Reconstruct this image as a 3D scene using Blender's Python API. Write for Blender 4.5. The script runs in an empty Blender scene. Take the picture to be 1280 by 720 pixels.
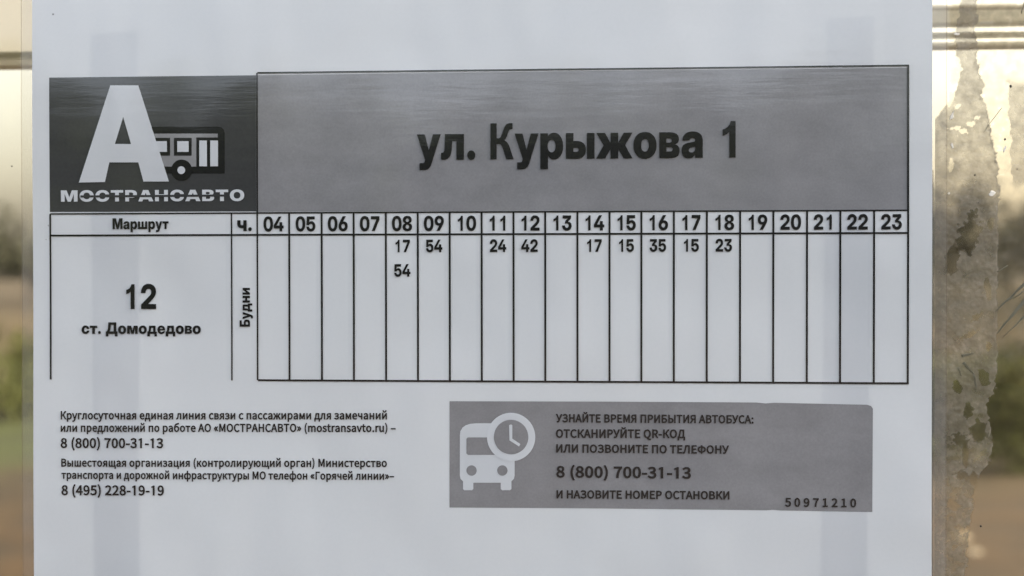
import bpy, bmesh, math, random
from mathutils import Vector, noise
from mathutils.geometry import delaunay_2d_cdt

scene = bpy.context.scene
R = math.radians

# ---------------------------------------------------------------- camera
cam_data = bpy.data.cameras.new('camera')
cam = bpy.data.objects.new('camera', cam_data)
scene.collection.objects.link(cam)
scene.camera = cam
cam.location = (0.12042, -0.46594, 1.5 - 0.01431)
cam.rotation_euler = (R(90 - 0.432), R(0.037), R(4.403))
cam_data.sensor_width = 36.0
cam_data.lens = 50.0
cam_data.clip_start = 0.01
cam_data.clip_end = 3000
cam_data.dof.use_dof = True
cam_data.dof.focus_distance = 0.466
cam_data.dof.aperture_fstop = 10

# ---------------------------------------------------------------- sky and sun (pale overcast, sun behind the photographer)
SUN_EL, SUN_ROT = 34, 80
world = bpy.data.worlds.new('World')
scene.world = world
world.use_nodes = True
wn = world.node_tree
bg = wn.nodes['Background']
sky = wn.nodes.new('ShaderNodeTexSky')
sky.sky_type = 'NISHITA'
sky.sun_disc = False
sky.sun_elevation = R(SUN_EL)
sky.sun_rotation = R(SUN_ROT)
sky.air_density = 1.0
sky.dust_density = 5.0
sky.ozone_density = 1.0
hs = wn.nodes.new('ShaderNodeHueSaturation')
hs.inputs['Saturation'].default_value = 0.45
wn.links.new(sky.outputs[0], hs.inputs['Color'])
wn.links.new(hs.outputs[0], bg.inputs['Color'])
bg.inputs['Strength'].default_value = 0.15
sun_data = bpy.data.lights.new('sun', 'SUN')
sun_data.energy = 0.7
sun_data.angle = R(18)
sun_data.color = (1.0, 0.97, 0.94)
sun = bpy.data.objects.new('sun', sun_data)
scene.collection.objects.link(sun)
sun.rotation_euler = (R(-(90 - SUN_EL)), 0, R(-SUN_ROT))
sun.location = (2, 4, 6)

scene.view_settings.view_transform = 'Standard'
scene.view_settings.look = 'None'
scene.view_settings.gamma = 1.0
scene.view_settings.use_curve_mapping = False
scene.view_settings.exposure = 2.02
scene.render.engine = 'CYCLES'
scene.cycles.max_bounces = 10
scene.cycles.transparent_max_bounces = 16

# ---- print artwork, in millimetres on the sheet; letter outlines in 1/1000 em ----
GLYPH_A={" ":[280,[]],".":[269,[[135,-9,115,-7,97,-2,81,7,66,19,54,34,45,50,40,68,38,88,40,107,45,125,54,141,66,156,81,168,97,177,115,182,135,184,154,182,172,177,188,168,203,156,215,141,224,125,229,107,231,88,229,68,224,50,215,34,203,19,188,7,172,-2,154,-7]]],"0":[645,[[322,-12,275,-9,232,0,193,14,157,34,126,59,98,89,75,124,56,163,41,207,30,255,24,307,22,363,24,420,30,472,41,520,56,564,75,604,98,639,126,669,157,694,193,714,232,728,275,736,322,739,370,736,413,728,452,714,488,694,519,669,546,639,570,604,589,564,604,520,614,472,621,420,623,363,621,307,614,255,604,207,589,163,570,123,546,89,519,59,488,34,452,14,413,0,370,-9],[322,135,342,137,361,142,377,151,392,163,404,178,415,196,424,217,431,241,437,268,441,297,444,329,444,363,444,398,441,430,437,459,431,486,424,510,415,531,404,549,392,565,377,577,361,585,342,591,322,592,302,591,284,585,268,577,253,565,240,549,230,531,220,510,213,486,207,459,203,430,201,398,200,363,201,329,203,297,207,268,213,241,220,217,230,196,240,178,253,163,268,151,284,142,302,137]]],"1":[645,[[457,0,457,727,342,727,322,665,262,605,197,572,152,562,152,435,222,455,277,485,310,515,310,0]]],"2":[645,[[51,0,51,133,322,356,334,366,346,376,357,386,369,396,380,407,390,418,399,429,407,442,413,454,418,468,421,483,422,498,421,512,419,525,415,537,410,548,403,558,395,566,386,574,376,581,364,586,352,589,339,592,324,592,309,591,294,589,281,584,269,578,257,570,247,560,239,549,231,536,226,521,222,505,219,487,218,468,45,468,47,508,53,546,64,581,79,612,98,641,120,666,146,688,176,706,208,721,244,731,283,737,325,739,363,738,399,732,434,724,465,711,495,696,521,678,543,656,562,632,578,605,589,575,595,543,597,509,596,483,592,458,586,435,577,413,566,392,553,372,538,352,520,333,501,314,480,294,458,275,435,254,307,149,307,148,600,148,600,0]]],"3":[645,[[317,-12,271,-9,228,-3,190,9,156,25,125,44,99,67,77,92,59,120,45,150,35,182,29,214,27,247,205,247,206,231,209,215,213,200,219,187,227,174,236,163,246,154,258,146,271,139,285,134,300,132,316,131,331,132,346,134,359,138,372,144,383,152,393,160,402,170,409,182,415,194,419,207,422,221,422,236,421,251,419,264,414,276,408,287,400,298,391,306,380,314,368,320,354,326,340,329,324,331,306,332,202,332,202,436,353,578,353,579,64,579,64,728,570,728,570,587,345,382,345,422,387,424,425,422,460,416,490,406,517,393,541,377,560,358,576,336,589,312,598,286,603,258,605,229,603,195,596,163,585,133,569,104,550,79,527,56,500,36,469,19,436,6,399,-4,360,-10]]],"4":[645,[[12,145,12,288,315,728,499,728,199,287,199,286,632,286,632,145],[370,0,370,189,370,252,370,453,544,453,544,0]]],"5":[645,[[320,-11,281,-10,243,-4,208,5,176,18,146,34,120,54,97,76,77,102,61,131,49,162,40,195,36,232,212,232,213,217,216,204,221,191,227,179,235,168,244,159,254,150,266,143,279,137,292,133,307,130,322,129,337,130,352,133,365,138,378,144,389,152,399,161,408,172,415,184,421,197,425,212,428,227,429,243,428,260,425,276,421,290,415,304,408,316,399,327,389,337,378,345,365,352,352,356,338,359,322,360,303,359,285,356,269,350,254,342,241,333,231,322,222,309,217,295,47,295,68,728,562,728,562,579,233,579,223,447,224,447,237,458,251,468,266,476,282,483,300,488,319,492,338,495,358,495,382,494,406,491,429,485,451,477,473,466,494,454,513,440,531,424,548,407,562,388,575,367,586,346,595,323,601,299,605,274,607,249,604,212,598,177,587,145,571,114,552,86,528,62,502,40,471,22,438,7,401,-3,362,-9]]],"6":[645,[[328,-10,287,-8,248,-2,211,8,178,22,147,40,119,60,96,84,75,111,59,141,48,173,41,206,38,242,40,272,44,302,52,331,62,359,75,387,90,416,108,446,127,476,298,728,498,728,280,407,235,407,240,414,246,422,253,429,261,437,269,445,279,452,290,458,302,464,316,469,331,473,347,475,366,476,401,474,434,469,465,460,493,447,519,431,541,413,560,391,577,366,590,338,599,309,604,276,606,242,604,206,597,172,586,141,571,111,551,84,528,60,502,40,473,22,440,8,405,-2,368,-8],[322,132,337,133,352,135,365,140,378,146,389,154,399,163,408,173,416,185,422,198,427,212,429,226,430,242,429,257,427,272,422,286,416,298,408,310,399,321,389,330,378,337,365,344,352,348,337,351,322,352,307,351,293,348,279,344,267,337,255,330,245,321,236,310,228,298,222,286,218,272,215,257,214,242,215,226,218,212,222,198,228,185,236,173,245,163,255,154,267,146,279,140,293,135,307,133]]],"7":[645,[[107,0,397,572,397,573,57,573,57,728,588,728,588,578,296,0]]],"8":[645,[[322,-12,279,-10,239,-5,202,3,167,14,136,29,108,45,84,65,64,87,48,112,37,138,30,166,27,197,29,221,33,244,40,265,50,285,63,303,78,319,96,333,116,346,138,357,162,366,188,373,216,377,179,384,147,396,119,411,95,430,75,453,61,479,53,508,50,541,53,569,59,596,70,621,85,645,103,666,126,684,151,701,180,714,212,725,246,733,283,738,322,739,362,738,399,733,434,725,466,715,494,701,520,685,542,667,560,646,575,622,586,597,592,570,594,541,591,508,583,479,569,453,550,431,526,411,498,396,465,385,429,377,457,373,483,366,507,357,529,346,549,333,566,319,581,303,594,285,604,265,611,244,616,221,617,197,615,166,608,138,596,112,580,87,560,65,536,45,508,29,477,14,443,3,405,-5,365,-10],[322,117,337,118,351,120,364,124,376,129,387,136,397,144,405,152,413,163,419,174,423,185,425,198,426,211,425,224,423,237,419,249,413,260,405,270,397,279,387,287,376,293,364,298,351,302,337,304,322,305,307,304,293,302,281,298,268,293,257,287,248,279,239,270,232,260,226,249,222,237,219,224,218,211,219,198,222,185,226,173,232,162,239,152,247,143,257,136,268,129,280,124,293,120,307,118],[322,439,335,440,348,442,360,445,370,450,380,455,389,462,396,470,402,479,407,488,411,499,413,510,414,523,413,535,411,546,407,557,402,567,396,575,389,583,380,590,371,596,360,600,348,603,335,605,322,606,308,605,296,603,284,600,274,596,264,590,256,583,248,575,242,567,237,557,234,546,231,535,231,523,231,510,234,499,237,489,242,479,248,470,256,462,264,455,274,450,284,445,296,442,308,440]]],"9":[645,[[317,738,358,736,397,730,433,719,467,705,498,688,525,667,549,643,569,616,585,587,597,555,604,521,606,485,605,455,600,426,593,397,583,369,570,340,554,311,537,282,517,252,346,0,146,0,365,321,410,321,404,314,398,306,392,299,384,291,375,283,366,276,355,269,343,263,329,258,314,255,297,253,279,252,243,254,210,259,180,268,152,281,126,296,104,315,84,337,68,362,55,389,46,419,40,451,38,486,41,522,47,555,58,587,74,616,93,643,116,667,142,688,172,705,205,719,240,730,277,736],[323,596,308,595,293,592,280,588,267,582,256,574,245,565,236,554,229,542,222,529,218,516,215,501,214,486,215,470,218,456,222,442,229,429,236,417,245,407,256,398,267,390,280,384,293,379,308,377,323,376,338,377,352,379,366,384,378,390,390,398,400,407,409,417,416,429,422,442,427,456,429,470,430,486,429,501,427,516,422,529,416,542,409,554,400,565,390,574,378,582,366,588,352,592,338,595]]],"А":[751,[[1,0,248,728,501,728,750,0,537,0,447,301,435,344,422,387,410,430,398,473,386,516,374,561,362,607,350,654,401,654,389,607,376,561,364,516,351,473,339,430,327,387,314,344,301,301,208,0],[178,130,178,277,573,277,573,130]]],"Б":[631,[[43,0,43,728,549,728,549,576,227,576,227,438,376,438,410,437,443,432,473,425,501,414,526,400,547,384,566,365,582,343,595,318,604,291,609,261,611,228,609,194,604,163,595,134,582,107,566,83,547,62,526,43,501,28,473,16,443,7,411,2,376,0],[227,143,342,143,362,145,379,149,395,156,408,165,418,177,426,190,430,206,432,223,430,240,426,256,418,269,408,280,395,290,379,296,362,300,342,302,227,302]]],"В":[648,[[43,0,43,728,352,728,391,726,428,722,460,714,490,704,516,691,539,676,559,659,575,640,588,618,597,595,602,571,604,544,603,524,599,505,594,486,587,469,577,453,566,438,553,425,538,413,522,403,505,395,486,388,466,383,466,382,488,379,510,374,530,367,549,357,566,345,582,330,596,314,607,296,617,276,623,254,627,231,629,206,627,177,621,149,612,124,599,99,583,77,563,58,540,41,513,26,483,15,451,7,415,2,377,0],[227,143,343,143,363,145,381,149,397,155,410,164,421,176,429,189,433,204,435,221,434,233,432,244,429,254,424,263,418,272,410,279,402,285,392,290,382,295,370,298,357,300,344,300,227,300],[227,436,332,436,345,436,356,438,366,441,376,445,385,450,392,456,399,463,405,471,409,479,412,489,414,499,415,510,413,526,409,540,402,553,392,564,380,573,366,579,350,583,332,584,227,584]]],"Д":[837,[[20,-156,20,161,73,161,82,167,91,174,100,182,108,190,116,199,124,209,131,221,138,234,145,249,150,266,156,285,161,307,166,330,170,357,173,387,176,419,200,728,740,728,740,161,817,161,817,-156,635,-156,635,0,202,0,202,-156],[283,161,551,161,551,567,374,567,361,419,358,386,354,356,349,329,343,303,337,280,330,259,323,239,316,221,308,205,300,189,292,175]]],"К":[640,[[54,0,54,727,204,727,204,425,262,425,300,445,330,500,365,590,400,660,445,712,510,727,590,727,590,610,560,608,525,600,500,575,478,530,455,470,425,415,385,385,450,350,500,290,615,0,440,0,345,240,310,295,270,312,204,314,204,0]]],"М":[917,[[43,0,43,728,325,728,404,471,409,456,413,440,418,423,423,403,429,383,435,362,440,341,446,320,452,298,457,277,462,256,467,236,472,217,476,199,480,183,483,169,435,169,438,183,442,199,446,217,451,236,456,256,461,277,467,298,472,320,478,341,483,362,489,383,494,403,500,423,504,440,509,456,513,471,592,728,874,728,874,0,688,0,688,298,688,311,688,326,689,343,689,361,690,380,690,401,691,422,692,444,692,466,693,488,694,511,694,534,695,557,695,578,695,600,695,620,717,620,712,599,706,578,700,556,694,533,688,510,682,488,676,465,670,443,665,421,659,400,653,380,648,361,643,343,638,326,634,312,630,298,535,0,382,0,286,298,282,312,278,326,273,343,268,361,262,380,256,400,251,421,245,443,239,465,232,488,226,510,220,533,214,556,208,578,202,599,197,620,221,620,222,600,222,578,222,557,223,534,223,511,224,488,225,466,225,444,226,422,227,401,227,380,228,361,228,343,229,326,229,311,229,298,229,0]]],"Н":[724,[[43,0,43,728,232,728,232,450,492,450,492,728,681,728,681,0,492,0,492,290,232,290,232,0]]],"О":[746,[[373,-12,325,-9,279,-1,236,13,195,32,157,57,123,86,94,121,69,160,49,204,34,253,25,306,22,363,25,421,34,474,49,523,69,568,94,607,123,642,157,671,195,695,236,715,279,728,325,737,373,739,421,737,467,728,511,715,551,695,589,671,623,642,652,607,677,568,698,523,712,474,721,421,724,363,721,306,712,253,698,204,677,160,652,120,623,86,589,57,551,32,511,13,467,-1,421,-9],[373,153,397,154,420,159,440,167,459,178,476,192,491,208,503,228,514,250,522,275,528,302,532,331,533,363,532,395,528,425,522,453,514,477,503,500,491,519,476,536,459,550,440,561,420,568,397,573,373,575,349,573,327,568,307,561,288,550,271,536,256,519,243,500,233,477,224,453,218,425,215,395,213,363,215,331,218,302,224,275,233,250,243,228,256,208,271,192,288,178,307,167,327,159,349,154]]],"Р":[644,[[43,0,43,728,346,728,388,726,426,720,462,710,494,697,524,680,550,660,572,637,591,611,606,581,616,549,623,515,625,478,623,441,616,406,606,374,591,345,572,318,550,295,524,275,494,258,461,245,426,235,387,230,346,228,151,228,151,384,333,384,349,385,364,387,377,390,390,395,401,402,411,409,420,418,427,428,433,439,437,451,439,464,440,478,439,492,437,505,433,516,427,527,420,537,411,546,401,553,390,560,377,565,364,568,349,570,333,571,232,571,232,0]]],"С":[729,[[374,-12,325,-9,280,-1,236,13,195,32,157,57,123,86,94,121,69,160,49,204,34,253,25,306,22,363,25,421,34,474,48,523,69,568,94,607,123,642,157,671,195,695,236,715,280,728,325,737,374,739,407,738,440,734,470,728,500,719,528,708,554,695,578,680,601,662,622,643,641,621,657,598,672,573,685,547,695,518,702,489,707,458,516,458,514,471,510,484,505,496,500,507,493,518,486,527,478,536,470,544,460,551,450,557,440,562,429,567,417,570,404,573,391,574,377,575,352,573,329,568,307,561,288,550,271,536,256,519,243,499,233,477,224,452,218,425,215,395,213,363,215,331,218,302,224,275,232,250,243,228,256,209,271,192,288,178,307,167,329,159,352,154,377,153,391,153,404,155,417,157,428,161,440,165,450,170,460,176,469,183,478,191,486,200,493,210,499,220,505,231,509,243,513,256,516,269,707,269,702,238,694,208,684,180,672,154,657,129,641,106,622,84,601,65,578,48,554,32,527,19,500,8,470,-1,439,-7,407,-10]]],"Т":[651,[[20,567,20,728,631,728,631,567,420,567,420,0,231,0,231,567]]],"а":[575,[[202,-9,177,-8,154,-5,132,0,111,8,92,17,76,29,61,42,49,58,39,76,32,96,28,119,26,143,27,164,30,183,35,201,42,217,50,231,60,244,71,255,84,265,99,274,114,282,130,288,148,294,166,298,185,302,205,305,225,307,247,309,267,311,284,313,299,315,312,318,323,321,332,325,339,329,344,334,348,339,350,345,351,352,351,355,350,361,349,367,346,373,343,378,338,382,333,387,327,390,320,393,313,396,304,397,295,399,286,399,275,398,266,397,257,395,249,393,242,389,235,385,229,380,225,375,221,369,217,362,215,355,214,347,46,347,50,374,57,400,67,423,80,444,96,463,115,480,137,494,162,506,190,515,221,522,255,526,292,527,320,526,347,524,372,520,395,515,416,508,436,500,454,491,470,480,484,468,496,454,507,439,515,423,522,405,527,387,530,367,531,346,531,0,353,0,353,72,351,72,343,58,334,46,324,35,314,25,303,17,291,10,278,4,265,-1,251,-5,235,-7,219,-9],[260,107,272,107,283,109,295,112,305,116,316,121,325,127,333,135,340,143,345,152,349,162,352,172,353,184,353,228,349,227,345,225,341,224,337,223,332,221,328,220,323,219,318,218,312,217,307,215,301,214,295,213,289,212,282,211,275,209,268,208,257,206,248,204,239,201,231,197,223,194,217,189,211,185,206,179,202,173,199,167,198,160,197,153,198,146,199,140,202,134,205,128,209,123,215,119,220,115,227,112,234,110,242,108,251,107]]],"в":[548,[[44,0,44,516,280,516,331,514,376,508,415,498,449,485,476,467,495,443,507,415,511,381,509,360,504,341,496,323,485,307,470,293,450,283,425,275,396,271,420,268,442,264,461,258,477,250,490,240,501,229,510,217,517,204,522,190,526,176,528,161,529,146,527,124,523,103,516,84,507,67,494,51,478,38,459,27,438,17,412,10,384,4,352,1,317,0],[214,130,306,130,319,131,330,133,339,136,347,141,354,147,358,155,361,163,362,173,361,184,358,193,354,201,347,207,339,212,330,215,319,218,306,218,214,218],[214,308,285,308,298,308,309,310,318,314,326,319,333,325,337,333,340,341,341,351,340,360,337,369,332,376,325,382,316,387,305,391,293,393,280,394,214,394]]],"д":[671,[[10,-161,10,147,51,147,59,152,66,158,73,166,79,176,84,187,89,198,93,211,97,225,100,239,102,253,105,268,107,284,108,300,110,315,111,330,112,345,125,516,576,516,576,147,661,147,661,-161,489,-161,489,0,187,0,187,-161],[227,147,407,147,407,373,277,373,275,345,273,311,270,280,266,251,260,226,254,203,247,182,238,163]]],"е":[577,[[294,-12,255,-10,219,-3,185,8,153,23,124,42,99,64,77,89,58,118,43,150,33,184,26,220,24,258,26,296,33,332,43,366,58,398,77,426,99,452,124,474,152,493,183,508,216,519,252,525,290,527,318,526,346,523,372,516,397,508,421,497,442,485,463,470,481,453,498,435,513,414,525,393,536,369,544,344,551,318,554,291,555,262,555,214,80,214,80,318,472,318,388,299,388,313,385,327,382,339,377,351,371,361,363,370,355,378,345,384,334,389,322,393,309,395,294,396,280,395,267,393,255,389,244,384,234,378,226,370,218,361,212,351,207,339,203,327,201,313,201,299,201,218,201,203,204,189,207,176,212,164,219,153,227,144,236,136,247,129,259,124,271,120,285,118,301,117,312,117,322,118,332,120,342,123,350,126,358,130,366,135,372,140,378,146,383,153,387,159,391,167,553,167,546,141,536,117,523,95,507,74,488,55,466,38,442,24,415,11,387,1,357,-6,326,-10]]],"ж":[869,[[0,0,177,264,0,516,207,516,337,322,344,322,344,516,526,516,526,322,532,322,662,516,869,516,692,264,869,0,657,0,532,184,526,184,526,0,344,0,344,184,337,184,212,0]]],"и":[624,[[580,0,402,0,402,264,401,264,194,0,44,0,44,516,223,516,223,254,426,516,580,516]]],"л":[613,[[9,0,9,139,35,139,43,140,50,141,57,143,63,146,69,150,73,155,78,161,82,168,85,177,88,187,90,198,92,210,94,224,95,239,97,255,98,274,107,516,568,516,568,0,386,0,386,377,281,377,274,253,271,210,265,171,256,136,245,106,232,81,216,58,199,40,180,25,159,14,136,6,112,2,87,0]]],"м":[808,[[44,0,44,516,317,516,368,342,372,328,375,314,379,299,382,285,386,270,389,255,392,240,396,225,399,211,402,196,405,182,408,168,411,155,414,142,417,130,420,119,388,119,391,130,394,142,397,155,400,168,403,182,406,196,409,211,412,225,415,240,419,255,422,270,425,285,429,299,432,314,436,328,440,342,491,516,763,516,763,0,586,0,586,148,586,166,586,185,586,203,586,222,586,241,587,259,587,278,587,297,588,315,588,334,588,353,588,371,589,389,589,407,589,425,589,443,612,443,606,420,599,396,592,371,585,347,578,321,571,296,563,271,556,246,549,221,541,197,534,172,527,148,478,0,331,0,281,148,274,172,266,197,259,221,251,246,244,271,237,296,229,321,222,347,215,371,208,396,201,420,194,443,218,443,218,425,219,407,219,389,219,371,219,353,220,334,220,315,220,297,221,278,221,259,221,241,221,222,222,203,222,185,222,166,222,148,222,0]]],"н":[624,[[450,337,450,190,174,190,174,337],[226,516,226,0,44,0,44,516],[580,516,580,0,398,0,398,516]]],"о":[600,[[300,-12,260,-10,223,-3,188,7,156,21,126,40,100,61,78,87,59,115,44,147,33,181,26,218,24,258,26,297,33,334,44,369,59,400,78,429,100,454,126,476,156,494,188,509,223,519,260,525,300,527,340,525,378,519,412,509,445,494,474,476,500,454,523,429,542,400,557,369,568,334,574,297,576,258,574,218,568,181,557,147,542,115,523,87,500,61,474,40,445,21,412,7,378,-3,340,-10],[300,131,313,132,325,135,337,140,348,146,358,154,366,164,374,175,381,189,386,203,390,220,392,238,393,258,392,278,390,296,386,312,381,327,374,340,366,352,358,362,348,370,337,376,325,381,313,383,300,384,287,383,275,381,264,376,253,370,243,362,234,352,226,340,220,327,214,312,211,296,208,278,208,258,208,238,211,220,214,203,220,189,226,175,234,164,243,154,253,146,264,140,275,135,287,132]]],"р":[618,[[44,-204,44,516,224,516,224,450,226,450,235,462,243,473,253,484,263,493,274,501,286,508,299,514,312,518,326,522,341,525,357,527,373,527,404,525,434,519,462,508,488,493,511,474,532,452,550,427,566,398,578,367,587,333,592,297,594,259,592,219,587,182,578,148,566,116,551,88,533,62,512,40,489,22,463,7,434,-3,404,-9,371,-11,354,-11,339,-9,324,-6,309,-1,296,4,284,11,272,19,261,28,251,39,243,50,235,63,228,76,226,76,226,-204],[318,132,332,133,345,136,357,141,368,148,378,156,386,166,393,178,399,191,404,206,407,222,410,240,410,259,410,277,407,295,404,311,399,326,393,339,386,350,378,360,368,369,357,376,345,380,332,383,318,384,304,383,291,380,279,375,267,369,256,360,247,350,239,338,232,325,226,310,222,294,220,277,219,259,220,240,222,223,226,207,232,192,239,179,247,167,256,157,267,148,279,141,291,136,304,133]]],"с":[576,[[295,-12,256,-10,219,-3,185,7,153,22,124,41,99,63,77,88,58,117,43,148,32,182,26,219,24,258,26,297,32,333,43,367,58,399,77,428,99,453,124,475,153,494,185,508,219,519,256,525,295,527,322,526,348,523,373,518,397,511,419,503,440,492,459,480,477,466,493,451,508,434,520,416,531,396,540,376,546,354,551,331,553,307,379,307,378,316,376,324,374,332,371,339,368,346,364,353,359,359,354,364,349,369,343,373,337,377,330,380,323,382,315,384,307,385,298,385,285,384,272,381,260,376,250,370,240,361,232,351,224,339,218,326,214,311,210,295,208,277,208,258,208,239,210,221,214,205,218,190,224,176,232,164,240,154,250,146,261,139,272,134,285,131,298,131,307,131,315,132,322,134,330,136,336,139,343,143,349,147,354,152,359,157,363,163,367,170,371,177,373,185,376,193,377,201,379,210,553,210,552,186,548,163,542,142,533,121,523,101,510,83,496,66,480,51,462,37,442,24,421,14,398,5,374,-3,349,-8,323,-11]]],"т":[537,[[178,0,178,369,9,369,9,516,527,516,527,369,359,369,359,0]]],"у":[580,[[62,-204,62,-65,137,-65,146,-64,153,-64,160,-62,165,-60,170,-57,174,-54,178,-50,181,-44,184,-39,187,-32,190,-24,192,-15,198,1,0,516,190,516,260,288,268,262,275,237,282,211,289,186,296,160,303,135,310,110,317,84,265,84,271,110,278,135,284,161,291,186,298,212,305,237,313,262,320,288,393,516,580,516,360,-69,351,-92,341,-113,330,-131,319,-147,306,-161,293,-173,278,-183,263,-191,246,-196,227,-201,207,-203,185,-204,170,-204,155,-204,140,-204,124,-204,108,-204,93,-204,77,-204]]],"ч":[597,[[319,137,254,141,199,150,151,166,113,188,83,217,61,252,49,294,44,343,44,516,226,516,226,351,227,333,231,318,237,306,246,298,258,292,274,288,294,285,319,284,334,285,349,286,365,288,381,291,398,295,416,300,434,305,454,312,454,165,448,162,440,159,430,156,419,152,406,149,394,146,381,144,367,141,354,140,341,138,330,138],[371,0,371,516,553,516,553,0]]],"ш":[865,[[44,516,226,516,226,147,345,147,345,516,520,516,520,147,639,147,639,516,821,516,821,0,44,0]]],"ы":[777,[[152,356,305,356,339,355,370,351,398,344,424,335,448,323,468,309,485,293,499,275,511,254,519,231,524,206,525,178,524,151,519,126,511,103,499,82,485,63,468,47,448,33,424,21,398,12,370,5,339,1,305,0,44,0,44,516,226,516,226,138,299,138,311,139,322,141,331,144,338,149,344,155,348,162,351,171,352,180,351,189,348,198,344,205,338,211,331,215,322,219,311,221,299,221,152,221],[551,0,551,516,733,516,733,0]]]}
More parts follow.
